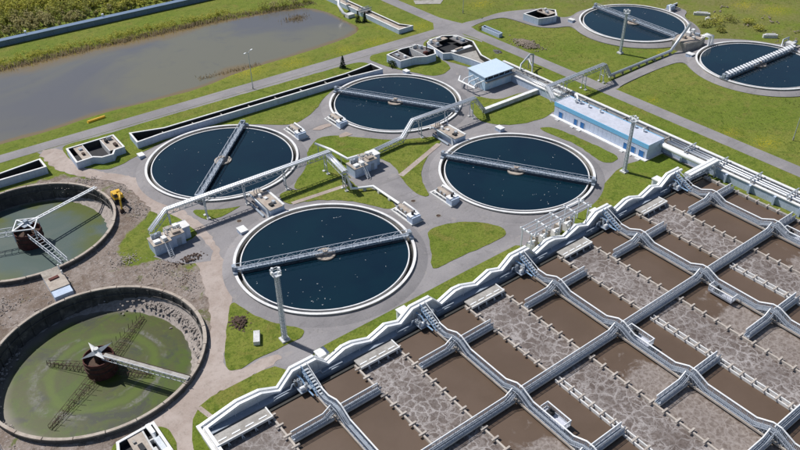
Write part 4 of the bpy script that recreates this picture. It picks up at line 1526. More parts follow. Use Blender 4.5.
tag(obj('roof_pipe', MB().tube([(160.6, 128.9, 4.4), (160.6, 128.9, 6.0), (160.0, 127.9, 6.4), (159.2, 126.8, 6.0), (159.2, 126.8, 4.4)], .3, 10), 'white', None, True), 'white arched pipe standing on the far end of the pump house roof', 'pipe')

# ------------------------------------------------------------------ light blue building
t = thing('blue_building', 'small light blue building with pale sloping roof and a dark window band', 'building', (156.4, 160.2))
x0, x1, y0, y1 = 150.6, 162.4, 156.4, 164.2
obj('wall', MB().box(x0, x1, y0, y1, 0, 3.2), 'bldg_blue', t)
rf = MB()
rf.add([(x0 - .3, y0 - .1, 4.3), (x1 + .3, y0 - .1, 4.3), (x1 + .3, y1 + .4, 4.8), (x0 - .3, y1 + .4, 4.8), (x0 - .3, y0 - .1, 4.48), (x1 + .3, y0 - .1, 4.48), (x1 + .3, y1 + .4, 4.98), (x0 - .3, y1 + .4, 4.98)],
       [(3, 2, 1, 0), (4, 5, 6, 7), (0, 1, 5, 4), (1, 2, 6, 5), (2, 3, 7, 6), (3, 0, 4, 7)])
rf_o = obj('roof', rf, 'roof_blue', t)
obj('upper_wall', MB().box(x0, x0 + .25, y0 + .3, y1, 3.202, 4.3).box(x0 + .26, x1, y1 - .25, y1, 3.202, 4.7), 'bldg_blue', t)
obj('window_band', MB().box(x0 + .26, x1 - .1, y0 + .35, y0 + .45, 3.202, 4.3), 'dark_glass', t)
for k in range(5):
    x = x0 + 1.2 + k * 2.4
    obj('mullion', MB().box(x - .06, x + .06, y0 + .22, y0 + .34, 3.202, 4.3), 'bldg_blue', t)
obj('ledge', MB().box(x0 - .2, x1 + .2, y0 - .9, y0 - .002, 2.75, 3.0), 'concrete', t)
for k in range(2):
    x = x0 + 2.6 + k * 5.2
    obj('service_door', MB().box(x - .7, x + .7, y0 - .05, y0 - .002, .1, 2.2), 'roof_blue', t)
dr = obj('door', MB().box(x0 - .05, x0 - .002, 158.6, 160.2, .1, 2.5), 'grey_blue', t)
t = thing('pipe_rack', 'white pipe rack of thin legs on the yard side of the light blue building', 'pipe rack', (147.8, 160))
for y in (156.8, 159.4, 162.0):
    for x in (146.0, 149.4):
        obj('leg', MB().bar((x, y, 0), (x, y, 3.0 if x > 148 else 2.2), .16), 'rail', t)
for y in (156.8, 159.4, 162.0):
    obj('pipe', MB().tube([(146.0, y, 2.2), (147, y, 3.1), (150.5, y, 3.3)], .2, 8), 'white', t, True)
obj('header', MB().tube([(146.0, 156.0, 2.3), (146.0, 163.6, 2.3), (148.5, 165.8, 2.3)], .26, 8), 'white', t, True)

# ------------------------------------------------------------------ elevated pipelines
def pipe_line(label, pts, r, supports, box=True, name='pipe_bridge', extra=None):
    t = thing(name, label, 'pipeline', (pts[0][0], pts[0][1]))
    P = [Vector(p) for p in pts]
    for s in (-.32, .32):
        q = []
        for i, p in enumerate(P):
            dd = (P[min(i + 1, len(P) - 1)] - P[max(i - 1, 0)])
            nn = Vector((-dd.y, dd.x, 0)).normalized()
            q.append(p + nn * s)
        obj('pipe', MB().tube(q, r, 10), 'foil', t, True)
    if box:
        gm = MB()
        for a, b in zip(P, P[1:]):
            dd = b - a
            nn = Vector((-dd.y, dd.x, 0)).normalized()
            L = dd.length
            for s in (-.72, .72):
                girder(gm, a + nn * s - Vector((0, 0, 1.05)), b + nn * s - Vector((0, 0, 1.05)), 1.2, .11, max(2, int(L / 1.5)))
            n = max(2, int(L / 1.5))
            for k in range(n + 1):
                c_ = a.lerp(b, k / n) - Vector((0, 0, 1.05))
                gm.bar(c_ + nn * .72, c_ - nn * .72, .09)
        obj('truss', gm, 'galv', t)
    for (x, y, h) in supports:
        m_ = MB()
        for s in (-.7, .7):
            m_.bar((x + s * .3, y + s * 1.3, 0), (x + s * .1, y + s, h), .2)
        m_.bar((x - .2, y - 1, h * .5), (x + .2, y + 1, h * .5), .12)
        m_.bar((x, y - 1.2, h * .08), (x, y + 1.0, h * .92), .1)
        obj('trestle', m_, 'rail', t)
        for s in (-.95, .95):
            obj('footing', MB().obox(x, y + s, 0, .8, .7, .3), 'concrete_light', t)
    return t


pipe_line('long white pipe bridge rising from the left valve house to the central lawn', [(37.2, 144.8, 2.4), (42.0, 145.5, 6.0), (86.0, 145.0, 6.0)], .28,
          [(42.4, 145.5, 4.9), (51.2, 145.4, 4.9), (61.4, 145.3, 4.9), (72.5, 145.2, 4.9), (84.6, 145.1, 4.9)])
pipe_line('short white box girder pipe bridge branching across the central lawn', [(84.9, 143.8, 5.8), (83.6, 134.2, 5.8)], .42, [(83.8, 135.3, 4.7)])
pipe_line('pipe bridge arching over the edge of the tank behind the central lawn', [(98.0, 144.4, 1.6), (109.6, 145.4, 1.8), (113.4, 145.5, 6.0), (136.2, 145.3, 6.0), (139.8, 145.2, 1.5)], .27,
          [(116.0, 145.4, 4.9), (125.5, 145.4, 4.9), (135.0, 145.3, 4.9)])
pipe_line('pipe bridge crossing the service road beyond the pump house', [(155.6, 132.6, 4.7), (158.2, 137.6, 6.0), (184.6, 138.2, 6.0), (188.2, 138.3, 1.2)], .27,
          [(166.5, 138.0, 4.9), (175.4, 138.1, 4.9), (184.0, 138.2, 4.9)])
t = thing('ground_pipe', 'low silver pipe from the road to the far valve house, rising at its end', 'pipeline', (204, 138.5))
obj('pipe', MB().tube([(188.0, 138.4, 1.0), (220.6, 138.9, 1.0), (230.2, 139.6, 8.2)], .5, 10), 'foil', t, True)
for k in range(8):
    x = 190.5 + k * 4.2
    obj('saddle', MB().obox(x, 138.5, -.2, .4, 1.0, .75), 'concrete', t)
obj('strut', MB().bar((230.2, 139.6, 8.0), (232.5, 139.5, 2.6), .2), 'rail', t)
t = thing('white_pipe', 'kinked white pipe running on low posts beside the central valve house', 'pipeline', (89, 150))
obj('pipe', MB().tube([(88.6, 156.6, 2.3), (89.9, 150.7, 2.6), (90.4, 143.6, 2.8), (98.0, 144.4, 1.7)], .36, 10), 'white', t, True)
for (x, y, h) in ((88.8, 155.6, 2.0), (89.9, 150.5, 2.3), (90.2, 146.4, 2.5)):
    obj('post', MB().bar((x, y, 0), (x, y, h), .2), 'rail', t)
t = thing('white_pipe', 'low white pipe bending along the asphalt to the near pump bench', 'pipeline', (89.5, 127))
obj('pipe', MB().tube([(84.2, 134.6, 4.6), (84.6, 133.4, 1.0), (86.1, 132.6, .95), (89.6, 131.0, .95), (90.0, 120.7, .95)], .32, 10), 'white', t, True)
for (x, y) in ((87.6, 131.9), (89.7, 128.6), (89.85, 124.4)):
    obj('saddle', MB().obox(x, y, .05, .7, .7, .6), 'concrete_light', t)
t = thing('low_channel', 'low narrow concrete channel crossing the lawn beside the light blue building', 'channel', (150, 145.5))
obj('wall', MB().box(139.6, 161.9, 145.3, 145.5, 0, 1.35), 'concrete_light', t)
obj('wall', MB().box(139.6, 161.9, 144.5, 144.7, 0, 1.35), 'concrete_light', t)
obj('cover', MB().box(139.6, 161.9, 144.35, 145.65, 1.352, 1.5), 'coping', t)


# ------------------------------------------------------------------ valve houses and chambers
def valve_house(x, y, label):
    t = thing('valve_house', label, 'valve house', (x, y), 'concrete valve houses under the pipe bridges')
    obj('left_block', MB().box(x - 4.4, x - .3, y - 2.3, y + 1.6, 0, 2.6), 'paint_pale', t)
    obj('right_block', MB().box(x - .298, x + 3.0, y - 1.7, y + 2.6, 0, 3.0), 'paint_pale', t)
    obj('end_block', MB().box(x + 3.002, x + 4.8, y - .4, y + 2.4, 0, 3.2), 'paint_pale', t)
    obj('roof_slab', MB().box(x - 4.55, x - .3, y - 2.45, y + 1.7, 2.602, 2.78), 'tan_slab', t)
    obj('roof_slab', MB().box(x - .296, x + 3.0, y - 1.85, y + 2.7, 3.002, 3.2), 'tan_slab', t)
    obj('roof_slab', MB().box(x + 3.004, x + 4.95, y - .5, y + 2.5, 3.202, 3.38), 'coping', t)
    r = random.Random(int(x))
    for k, (dx, dy, sx, sy, h, m_) in enumerate(((-3.3, -1.3, 1.5, 1.2, .5, 'white'), (-1.6, -1.2, 1.1, 1.4, .7, 'coping'), (1.4, -.8, 1.8, 1.2, .5, 'tan_slab'), (2.2, 1.4, 1.2, 1.2, .6, 'white'), (-2.6, .8, 2.2, .8, .9, 'grey_blue'), (.4, 1.6, 1.0, 1.3, .4, 'concrete'))):
        z = 2.78 if dx < -.3 else 3.2
        obj('roof_hatch', MB().obox(x + dx, y + dy, z, sx, sy, h, r.uniform(-.1, .1), .93), m_, t)
    for k in range(5):
        dx = -3.8 + k * 1.5
        obj('roof_pipe', MB().tube([(x + dx, y + .6, 2.7), (x + dx, y + .6, 3.9), (x + dx + .7, y + .5, 3.9), (x + dx + .7, y + .4, 3.0)], .13, 6), ['white', 'galv'][k % 2], t, True)
    st = MB()
    for k in range(8):
        st.box(x - 2.0, x - 1.2, y - 2.5 - k * .28, y - 2.32 - k * .28, 2.35 - k * .3, 2.42 - k * .3)
    s_ = obj('stair', st, 'galv', t)
    obj('stair_rail', MB().bar((x - 2.05, y - 2.4, 3.4), (x - 2.05, y - 4.6, 1.1), .1).bar((x - 2.05, y - 2.4, 2.4), (x - 2.05, y - 4.6, .1), .14).bar((x - 1.15, y - 2.4, 2.4), (x - 1.15, y - 4.6, .1), .14).bar((x - 2.05, y - 4.6, .1), (x - 2.05, y - 4.6, 1.1), .1), 'white', s_)
    obj('door', MB().box(x + 1.0, x + 2.0, y - 1.75, y - 1.702, .1, 2.1), 'grey_blue', t)


valve_house(40.0, 140.4, 'pale valve house with cluttered roof between the drained tanks and the near settling tank')
valve_house(93.4, 140.4, 'pale valve house with cluttered roof in the middle of the central lawn')


def link_chamber(x, y, label):
    t = thing('link_chamber', label, 'chamber', (x, y), 'flat roofed chambers linking two settling tanks')
    obj('body', MB().box(x - 1.9, x + 1.9, y - 4.6, y + 3.2, 0, 2.3), 'paint_pale', t)
    obj('roof', MB().box(x - 2.0, x + 1.5, y - 4.7, y + 3.3, 2.302, 2.46), 'tan_slab', t)
    obj('white_parapet', MB().box(x + 1.52, x + 2.05, y - 4.7, y + 3.3, 2.302, 2.75), 'coping', t)
    obj('bridge_deck', MB().box(x - 1.9, x + 1.0, y + 3.31, y + 6.0, 1.95, 2.2), 'tan_slab', t)
    obj('pipe', MB().tube([(x - 2.3, y - 4.2, .5), (x - 2.3, y - 3.6, 2.2), (x - 2.3, y + 4.6, 2.3), (x - 2.3, y + 5.6, 1.4)], .26, 8), 'galv', t, True)
    obj('pipe', MB().tube([(x - 2.95, y - 3.2, .4), (x - 2.95, y + 3.6, .5)], .3, 8), 'grey_blue', t, True)
    for k, (dx, dy, s, h, m_) in enumerate(((-.6, -2.9, .9, .45, 'dark'), (.4, -2.2, .7, .6, 'galv'), (-.2, .6, .8, .3, 'coping'), (-1.0, 2.0, .6, .8, 'white'))):
        obj('roof_hatch', MB().obox(x + dx, y + dy, 2.46, s, s * 1.2, h, .1), m_, t)
    for k in range(3):
        obj('valve_stem', MB().cyl((x - 1.2 + k * .7, y + 4.6, 2.2), (x - 1.2 + k * .7, y + 4.6, 3.3), .1, 6).ring(x - 1.2 + k * .7, y + 4.6, .18, .28, 3.3, 3.37, 10), 'galv', t)


link_chamber(64.8, 139.9, 'flat roofed chamber between the two left settling tanks')
link_chamber(121.8, 139.6, 'flat roofed chamber between the two right settling tanks')

# far valve house between the two right-hand tanks
t = thing('valve_house', 'rough grey concrete valve house between the two far right tanks', 'valve house', (231, 139))
obj('body', MB().prism([(224.6, 141.6), (225.4, 136.6), (231.5, 135.2), (236.6, 136.6), (237.4, 142.6), (230, 143.6)], -.3, 3.0), 'concrete', t)
obj('roof', MB().prism([(224.9, 141.4), (225.7, 136.9), (231.5, 135.5), (236.3, 136.9), (237.1, 142.4), (230, 143.3)], 3.002, 3.2), 'tan_slab', t)
for k, (dx, dy, sx, sy, h, m_) in enumerate(((-2, 1, 1.6, 1.3, .9, 'tan_slab'), (1.5, 1.5, 2.2, 1.5, 1.2, 'coping'), (3.5, -.6, 1.2, 1.6, .8, 'grey_blue'), (4.4, 1.8, 1.4, 1.0, 1.4, 'white'), (.2, -1.4, 1.0, 1.0, .7, 'concrete_light'))):
    obj('roof_box', MB().obox(231 + dx, 139.3 + dy, 3.2, sx, sy, h, .2), m_, t)
for k in range(4):
    obj('pipe', MB().tube([(233.5 + k * .9, 136.2, 3.2), (233.5 + k * .9, 136.2, 4.3), (233.8 + k * .9, 133.6, 4.2), (233.8 + k * .9, 133.4, 1.2)], .18, 6), ['white', 'galv'][k % 2], t, True)


def pump_bench(x, y, label, rz=0.0):
    t = thing('pump_bench', label, 'machinery', (x, y), 'pump benches standing on the asphalt')
    obj('plinth', MB().box(x - 1.7, x + 1.7, y - 4.2, y + 4.2, .0, .35), 'concrete_light', t)
    obj('vessel', MB().cyl((x + .2, y - 1.6, 1.25), (x + .2, y + 2.6, 1.25), .8, 14).cyl((x + .2, y + 2.6, 1.25), (x + .2, y + 3.1, 1.25), .8, 14, .35), 'tan_slab', t)
    obj('pipe', MB().tube([(x + 1.4, y - 3.0, .6), (x + 1.4, y - 2.4, 1.9), (x + 1.4, y + 2.6, 1.9), (x + 1.4, y + 3.4, .6)], .24, 8), 'white', t, True)
    obj('pipe', MB().tube([(x - 1.2, y + 3.6, .4), (x - 1.2, y + 2.8, 1.2), (x - 1.2, y - 2.8, 1.2), (x - 1.2, y - 3.6, .5)], .2, 8), 'coping', t, True)
    b = obj('pump_box', MB().box(x - 1.4, x + 1.1, y - 4.1, y - 2.0, .352, 1.9), 'paint_pale', t)
    obj('lid', MB().box(x - 1.5, x + 1.2, y - 3.6, y - 1.9, 1.902, 2.1), 'white', b)
    obj('motor', MB().cyl((x - .4, y - 2.9, 2.1), (x - .4, y - 2.9, 2.8), .32, 10).cyl((x + .5, y - 2.4, 2.1), (x + .5, y - 2.4, 2.6), .2, 8), 'dark', t)
    for k in range(3):
        obj('saddle', MB().box(x - .6, x + 1.0, y - 1.2 + k * 1.7, y - .9 + k * 1.7, .352, .7), 'concrete', t)
        obj('valve', MB().cyl((x - .8, y - .6 + k * 1.5, .35), (x - .8, y - .6 + k * 1.5, 1.7), .12, 6).obox(x - .8, y - .6 + k * 1.5, 1.7, .5, .3, .2), 'galv', t)


pump_bench(89.4, 168.6, 'pump bench with beige vessel at the right side of the left upper tank')
pump_bench(102.2, 167.0, 'pump bench with beige vessel at the left side of the tank behind the lawn')
pump_bench(101.2, 116.8, 'pump bench with beige vessel at the left side of the tank before the pump house')
pump_bench(89.0, 116.6, 'pump bench with beige vessel at the right side of the near settling tank')
t = thing('pump_bench', 'grey pump set on the outer rim of the farthest tank', 'machinery', (258.6, 166))
obj('plinth', MB().box(255.6, 261.6, 164.4, 167.6, -.3, .4), 'concrete', t)
obj('pump_box', MB().box(256, 258.6, 164.8, 167.0, .402, 1.9), 'paint_pale', t)
obj('motor', MB().cyl((259, 166, 1.2), (261, 166, 1.2), .6, 12), 'dark', t)
obj('pipe', MB().tube([(255.2, 164.6, .5), (255.2, 165, 2.4), (260, 165.2, 2.4)], .25, 8), 'white', t, True)
t = thing('pump_bench', 'grey pump set at the far end of the white slatted bridge', 'machinery', (257.4, 116.6))
obj('plinth', MB().box(254.8, 261.0, 114.4, 118.8, -.3, .4), 'concrete', t)
obj('pump_box', MB().box(255.4, 258.0, 115.0, 118.0, .402, 2.1), 'concrete_light', t)
obj('motor', MB().cyl((258.6, 116.5, 1.2), (260.6, 116.5, 1.2), .6, 12), 'grey_blue', t)
obj('pipe', MB().tube([(255.0, 118.3, .5), (255.2, 118.4, 2.8), (258.8, 118.4, 2.8), (259, 118.4, .5)], .25, 8), 'galv', t, True)
for (x, y, s, lab) in ((49.6, 182.8, .9, 'left of the left upper settling tank'), (54.9, 134.3, 1.05, 'on the asphalt between the two left settling tanks'), (136.0, 134.2, 1.0, 'at the far rim of the tank before the pump house'),
                       (139.6, 182.4, .9, 'at the far rim of the tank behind the lawn'), (217.4, 181.0, 1.0, 'left of the farthest settling tank'), (223.4, 133.0, 1.1, 'left of the tank with the white slatted bridge')):
    t = thing('metal_box', 'small white lidded box ' + lab, 'box', (x, y), 'small white boxes by the tanks')
    obj('body', MB().box(x - .8 * s, x + .8 * s, y - 1.1 * s, y + 1.1 * s, .02, 1.0 * s), 'paint_pale', t)
    obj('lid', MB().box(x - .9 * s, x + .9 * s, y - 1.2 * s, y + 1.2 * s, 1.0 * s + .002, 1.16 * s), 'coping', t)
    obj('latch', MB().box(x - .95 * s, x - .902 * s, y - .1, y + .1, .85 * s, 1.1 * s), 'galv', t)


# ------------------------------------------------------------------ open chambers and long channels near the pond road
def inset(poly, d):
    sg = 1 if sum(a[0] * b[1] - b[0] * a[1] for a, b in zip(poly, poly[1:] + poly[:1])) > 0 else -1
    P = [Vector(p) for p in poly]
    out = []
    for i in range(len(P)):
        a = (P[i] - P[i - 1]).normalized()
        b = (P[(i + 1) % len(P)] - P[i]).normalized()
        na, nb = Vector((-a.y, a.x)), Vector((-b.y, b.x))
        m = (na + nb).normalized()
        q = P[i] + m * sg * d / max(.4, m.dot(na))
        out.append((q.x, q.y))
    return out


def open_chamber(label, poly, h, slabs, pits_mat='dark', gear=(), name='open_chamber'):
    xs = [p[0] for p in poly]
    ys = [p[1] for p in poly]
    t = thing(name, label, 'chamber', (sum(xs) / len(xs), sum(ys) / len(ys)), 'open topped pale concrete chambers')
    obj('wall', MB().wall(poly, .42, -.3, h, True), 'paint_pale', t)
    obj('coping', MB().wall(poly, .48, h + .002, h + .14, True), 'coping', t)
    obj('lining', MB().wall(inset(poly, .27), .1, .1, h - .06, True), 'algae', t)  # added dark skin, paints the pit's shade onto the inner wall faces
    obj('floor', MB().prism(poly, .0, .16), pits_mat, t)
    for (x0, x1, y0, y1, z, m_) in slabs:
        obj('slab', MB().box(x0, x1, y0, y1, z - .3, z), m_, t)
    for (x, y, sx, sy, z, hh, m_) in gear:
        obj('gear_box', MB().obox(x, y, z, sx, sy, hh, .05), m_, t)
    return t


t = open_chamber('open pale chamber with dark pit beside the left long channel and dirt track',
                 [(34.4, 196.2), (34.2, 187.2), (38.6, 187.4), (40.4, 185.8), (43.2, 185.6), (44.4, 187.6), (47.0, 187.8), (47.0, 196.2)], 2.0,
                 [(35.9, 38.2, 187.8, 195.8, 1.9, 'tan_slab'), (43.4, 46.7, 188.2, 195.8, 1.9, 'tan_slab')],
                 gear=[(44.2, 193.6, .7, 1.2, 1.9, .8, 'dark'), (45.6, 190.2, .8, 1.6, 1.9, .6, 'rust_dark'), (45.4, 194.6, 1.2, .7, 1.9, 1.0, 'galv'), (37.0, 190.5, .7, 1.0, 1.9, .5, 'rust_dark'), (37.2, 193.6, .9, .9, 1.9, .4, 'grey_blue')])
obj('partition', MB().box(38.25, 38.5, 187.8, 195.9, .2, 1.98).box(43.1, 43.38, 188, 195.9, .2, 1.98), 'concrete_light', t)
t = open_chamber('open pale chamber with rusty roof gear on a lawn by the road bend',
                 [(140.2, 193.6), (140.4, 186.6), (146, 186.2), (149.6, 184.2), (153.4, 184.2), (155.6, 187.4), (153.6, 194.2), (147, 194.8)], 2.6,
                 [(141.6, 144.8, 186.8, 193.4, 2.5, 'asphalt_roof'), (150.2, 154.2, 187.6, 193.4, 2.5, 'asphalt_roof')],
                 gear=[(143.6, 188.4, .8, .8, 2.5, .7, 'white'), (151.4, 187.0, 1.4, 1.0, 1.9, 1.2, 'rust'), (152.6, 191.4, 1.0, 1.2, 2.5, 1.0, 'galv'), (151.2, 193.0, 1.6, .8, 2.5, 1.1, 'concrete_light'), (142.6, 191.4, 1.0, 1.6, 2.5, .5, 'galv'), (153.4, 189, .3, .3, 2.5, 2.6, 'rust_dark')])
obj('partition', MB().box(144.85, 145.1, 186.6, 194.3, .2, 2.58).box(149.9, 150.15, 184.6, 194.2, .2, 2.58), 'concrete_light', t)
t = open_chamber('open pale chamber standing alone on the asphalt left of the farthest tank',
                 [(204.9, 193.8), (205.3, 186.6), (209.5, 185.2), (212.8, 184.8), (217.2, 189.4), (214.2, 194.0)], 2.4,
                 [(211.4, 215.6, 187.4, 193.6, 2.3, 'tan_slab')],
                 gear=[(212.6, 189.4, 1.0, 1.0, 2.3, .8, 'galv'), (214.0, 191.8, 1.2, .8, 2.3, .9, 'concrete_light'), (212.4, 192.6, .8, 1.2, 2.3, .5, 'rust_dark')])
t = open_chamber('bottleneck shaped double chamber beside the crossroads, narrowing towards the light blue building',
                 [(157.7, 194.1), (156.2, 183.4), (158.6, 182.2), (159.0, 180.4), (160.2, 174.1), (161.2, 166.6), (164.6, 166.6), (165.4, 174.5), (168.4, 180.0), (171.4, 185.4), (170.6, 193.4), (166.4, 196.2), (161, 196)], 2.2,
                 [(158.3, 161.0, 189.6, 195.2, 2.1, 'asphalt_roof'), (161.1, 166.6, 193.4, 195.6, 2.1, 'tan_slab'), (167.2, 170.4, 186.6, 193.2, 2.1, 'asphalt_roof'), (160.0, 168.6, 182.4, 184.0, 2.15, 'coping')],
                 gear=[(158.9, 193.6, .9, .9, 2.1, 1.3, 'white'), (159.8, 191.0, 1.2, .8, 2.1, .8, 'galv'), (163.2, 194.6, 2.0, .7, 2.1, .8, 'coping'), (168.6, 191.6, 1.0, 1.6, 2.1, .9, 'concrete_light'), (169.0, 188.2, 1.2, 1.2, 2.1, .7, 'grey_blue'), (163, 183.2, 3.2, .8, 2.15, .5, 'tan_slab')])
obj('slope', MB().add([(160.4, 181, 1.4), (168.2, 180.2, 1.4), (164.6, 170, .5), (160.9, 170, .5)], [(0, 3, 2, 1)]), 'concrete', t)


def long_channel(label, S_, N_, h, group='long open channels along the pond road'):
    xs = [p[0] for p in S_ + N_]
    ys = [p[1] for p in S_ + N_]
    t = thing('long_channel', label, 'channel', (sum(xs) / len(xs), sum(ys) / len(ys)), group)
    poly = S_ + N_[::-1]
    obj('wall', MB().wall(poly, .4, -.3, h, True), 'paint_pale', t)
    obj('coping', MB().wall(poly, .5, h + .002, h + .15, True), 'coping', t)
    obj('lining', MB().wall(inset(poly, .26), .1, .1, h - .06, True), 'algae', t)  # added inner skin coloured as the shade between the channel walls
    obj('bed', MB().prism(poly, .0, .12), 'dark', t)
    n = 0
    x = min(xs) + 8
    while x < max(xs) - 6:
        ym0 = sum(p[1] for p in S_) / len(S_)
        obj('strut', MB().box(x - .15, x + .15, 188.9, 190.2, h - .6, h - .25), 'concrete', t) if 'pond road behind' in label else None
        x += 9
    return t


long_channel('long narrow channel with flared ends between the pond road behind and the upper tanks', [(50.9, 188.0), (58.0, 188.6), (121.0, 187.6), (127.0, 186.9), (132.6, 186.3)], [(51.2, 194.3), (60.0, 191.4), (121.0, 190.6), (127, 191.2), (132.2, 192.0)], 2.0)
long_channel('pale open channel with flared end at the left edge above the drained tank', [(-20, 190.4), (12, 190.4), (27.0, 190.0)], [(-20, 193.4), (14, 193.4), (26.9, 195.0)], 2.0)
t = long_channel('tan bedded channel at the top edge leading away beside the pond end', [(159.0, 212.0), (158.9, 255), (158.8, 330)], [(165.3, 212.2), (162.6, 216.5), (162.2, 330)], 1.6)
obj('sediment', MB().prism([(159.2, 212.4), (159.1, 330), (162.0, 330), (162.4, 216.5), (165.0, 212.5)], .3, 1.1), 'tan_slab', t)
t = thing('channel_bridge', 'small grey railed crossing on the channel at the top edge', 'bridge', (160.6, 236))
obj('deck', MB().box(158.2, 163.2, 235.2, 237.0, 1.78, 1.95), 'concrete', t)
rl, ba = MB(), MB()
railing(rl, ba, [(158.2, 235.2, 1.95), (163.2, 235.2, 1.95)], 1.1)
railing(rl, ba, [(158.2, 237.0, 1.95), (163.2, 237.0, 1.95)], 1.1)
obj('hand_rail', rl, 'galv', t)
obj('balusters', ba, 'galv', t)
t = thing('arched_pipe', 'white arched pipe over the grass at the end of the pond', 'pipe', (155, 242))
obj('pipe', MB().tube([(160.6, 248.5, 2.2), (158.6, 248.2, 4.6), (155.2, 246.0, 5.0), (153.4, 243.4, 3.6), (153.6, 240.8, 1.2), (154.6, 239.2, .5), (156.0, 238.2, .5)], .55, 10), 'white', t, True)
obj('outfall', MB().box(153.6, 156.6, 237.2, 239.8, -.1, 1.3), 'concrete_light', t)
obj('post', MB().bar((155.4, 246.0, 0), (155.4, 246, 4.8), .3), 'rail', t)
t = thing('concrete_trough', 'small concrete trough on the grass past the crossroads', 'trough', (186, 191))
obj('wall', MB().wall([(185.0, 186.4), (186.8, 186.8), (187.0, 196.2), (185.2, 195.8)], .3, -.2, 1.4, True), 'paint_pale', t)
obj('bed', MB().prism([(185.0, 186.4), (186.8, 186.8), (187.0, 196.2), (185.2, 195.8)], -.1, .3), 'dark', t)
tag(obj('concrete_pad', MB().prism([(186, 238), (196, 231), (192, 228), (184, 234)], -.3, .12), 'concrete', None), 'bare concrete pad in the grass at the top edge', 'pad')

# chamber in the bottom left corner
t = open_chamber('open concrete chamber with dark pits and white pipes at the bottom edge', [(10.4, 92.0), (16.6, 92.4), (16.9, 82.5), (7.0, 80.5)], 1.3,
                 [(11.9, 14.4, 82.5, 91.9, 1.25, 'tan_slab')],
                 gear=[(13.2, 88.6, .8, 1.6, 1.25, .35, 'dark'), (12.6, 90.4, .5, .5, 1.25, .3, 'concrete'), (15.7, 90.8, .6, 2.4, 1.0, 1.2, 'white'), (15.9, 87.4, .9, 3.0, .8, .9, 'galv'), (16.2, 85.0, 1.2, 1.0, 1.0, 1.2, 'white'), (14.9, 86.0, .6, 3.0, .8, .5, 'concrete_light')])
obj('crosswall', MB().box(14.42, 14.7, 82.5, 92.1, .2, 1.28).box(14.72, 16.5, 89.2, 89.45, .2, 1.27), 'concrete_light', t)
obj('pipe', MB().tube([(15.2, 92.6, .3), (15.4, 92.0, 1.8), (15.6, 89.4, 1.9), (15.6, 88.8, .8)], .25, 8), 'white', t, True)
# chamber linking the drained tanks
t = thing('link_chamber', 'tan roofed concrete chamber between the two drained tanks', 'chamber', (14.9, 141.6))
obj('body', MB().box(13.2, 16.9, 135.6, 145.6, -.3, 1.5), 'paint_pale', t)
obj('roof', MB().box(13.1, 17.0, 138.0, 142.8, 1.502, 1.7), 'tan_slab', t)
obj('roof', MB().box(13.1, 17.0, 142.81, 145.6, 1.302 + .2, 1.66), 'concrete_old', t)
obj('hatch', MB().obox(14.9, 141.8, 1.7, 2.0, .8, .25, .1), 'rust', t)
obj('post', MB().cyl((16.8, 144.6, 1.5), (16.8, 144.6, 2.8), .15, 8).cyl((16.8, 142.4, 1.5), (16.8, 142.4, 2.6), .15, 8), 'white', t)


for k, (x, y, lab) in enumerate(((95.0, 111.9, 'below the pump bench left of the tank before the pump house'), (94.2, 120.6, 'on the asphalt between the two near pump benches'), (84.5, 156.0, 'at the left point of the central lawn'), (138.5, 150.5, 'on the yard before the light blue building'), (56.5, 139.2, 'on the asphalt in the shadow of the long pipe bridge'))):
    t = thing('manhole', 'round dark manhole cover ' + lab, 'manhole', (x, y), 'manhole covers in the asphalt')
    obj('frame', MB().ring(x, y, .55, .8, 0, .05, 20), 'concrete_mid', t)
    obj('cover', MB().ring(x, y, .02, .545, 0, .045, 20), 'rust_dark', t)

# ------------------------------------------------------------------ masts and lamps
def mast(x, y, h, label):
    t = thing('light_mast', label, 'mast', (x, y), 'tall floodlight masts')
    obj('footing', MB().obox(x, y, 0, 1.7, 1.7, .45), 'concrete_light', t)
    m_ = MB()
    cor = [(-1, -1), (1, -1), (1, 1), (-1, 1)]
    def wd(z):
        return .34 - .10 * z / h
    for a, b in cor:
        m_.bar((x + a * wd(0), y + b * wd(0), .4), (x + a * wd(h), y + b * wd(h), h), .14)
    n = int(h / .9)
    for k in range(n):
        z0, z1 = .4 + (h - .4) * k / n, .4 + (h - .4) * (k + 1) / n
        for i in range(4):
            a, b = cor[i], cor[(i + 1) % 4]
            p = (x + a[0] * wd(z0), y + a[1] * wd(z0), z0)
            q = (x + b[0] * wd(z1), y + b[1] * wd(z1), z1)
            m_.bar(p, q, .1)
            m_.bar((x + a[0] * wd(z1), y + a[1] * wd(z1), z1), q, .1)
    obj('lattice_shaft', m_, 'rail', t)
    obj('shaft_core', MB().cyl((x, y, .4), (x, y, h), .30, 8, .18), 'white', t)
    ld = MB()
    for s in (-.18, .18):
        ld.bar((x + .62, y + s, .5), (x + .5, y + s, h), .05)
    for k in range(int(h / .5)):
        ld.bar((x + .6, y - .18, .6 + k * .5), (x + .6, y + .18, .6 + k * .5), .04)
    obj('ladder', ld, 'galv', t)
    obj('platform', MB().obox(x, y, h, 1.5, 1.5, .12), 'rail', t)
    rl = MB()
    q = [(-.75, -.75), (.75, -.75), (.75, .75), (-.75, .75)]
    for i in range(4):
        a, b = q[i], q[(i + 1) % 4]
        rl.bar((x + a[0], y + a[1], h + .12), (x + a[0], y + a[1], h + 1.1), .09)
        rl.bar((x + a[0], y + a[1], h + 1.1), (x + b[0], y + b[1], h + 1.1), .09)
        rl.bar((x + a[0], y + a[1], h + .6), (x + b[0], y + b[1], h + .6), .06)
    obj('guard_rail', rl, 'rail', t)
    for i, (a, b) in enumerate(((-1, -.3), (1, .3), (.3, -1), (-.3, 1))):
        fl = obj('floodlight', MB().obox(x + a * .85, y + b * .85, h + .75, .5, .5, .45, i * .8, .75), 'white', t)
        obj('lens', MB().obox(x + a * .85, y + b * .85, h + .69, .42, .42, .055, i * .8), 'dark_glass', fl)


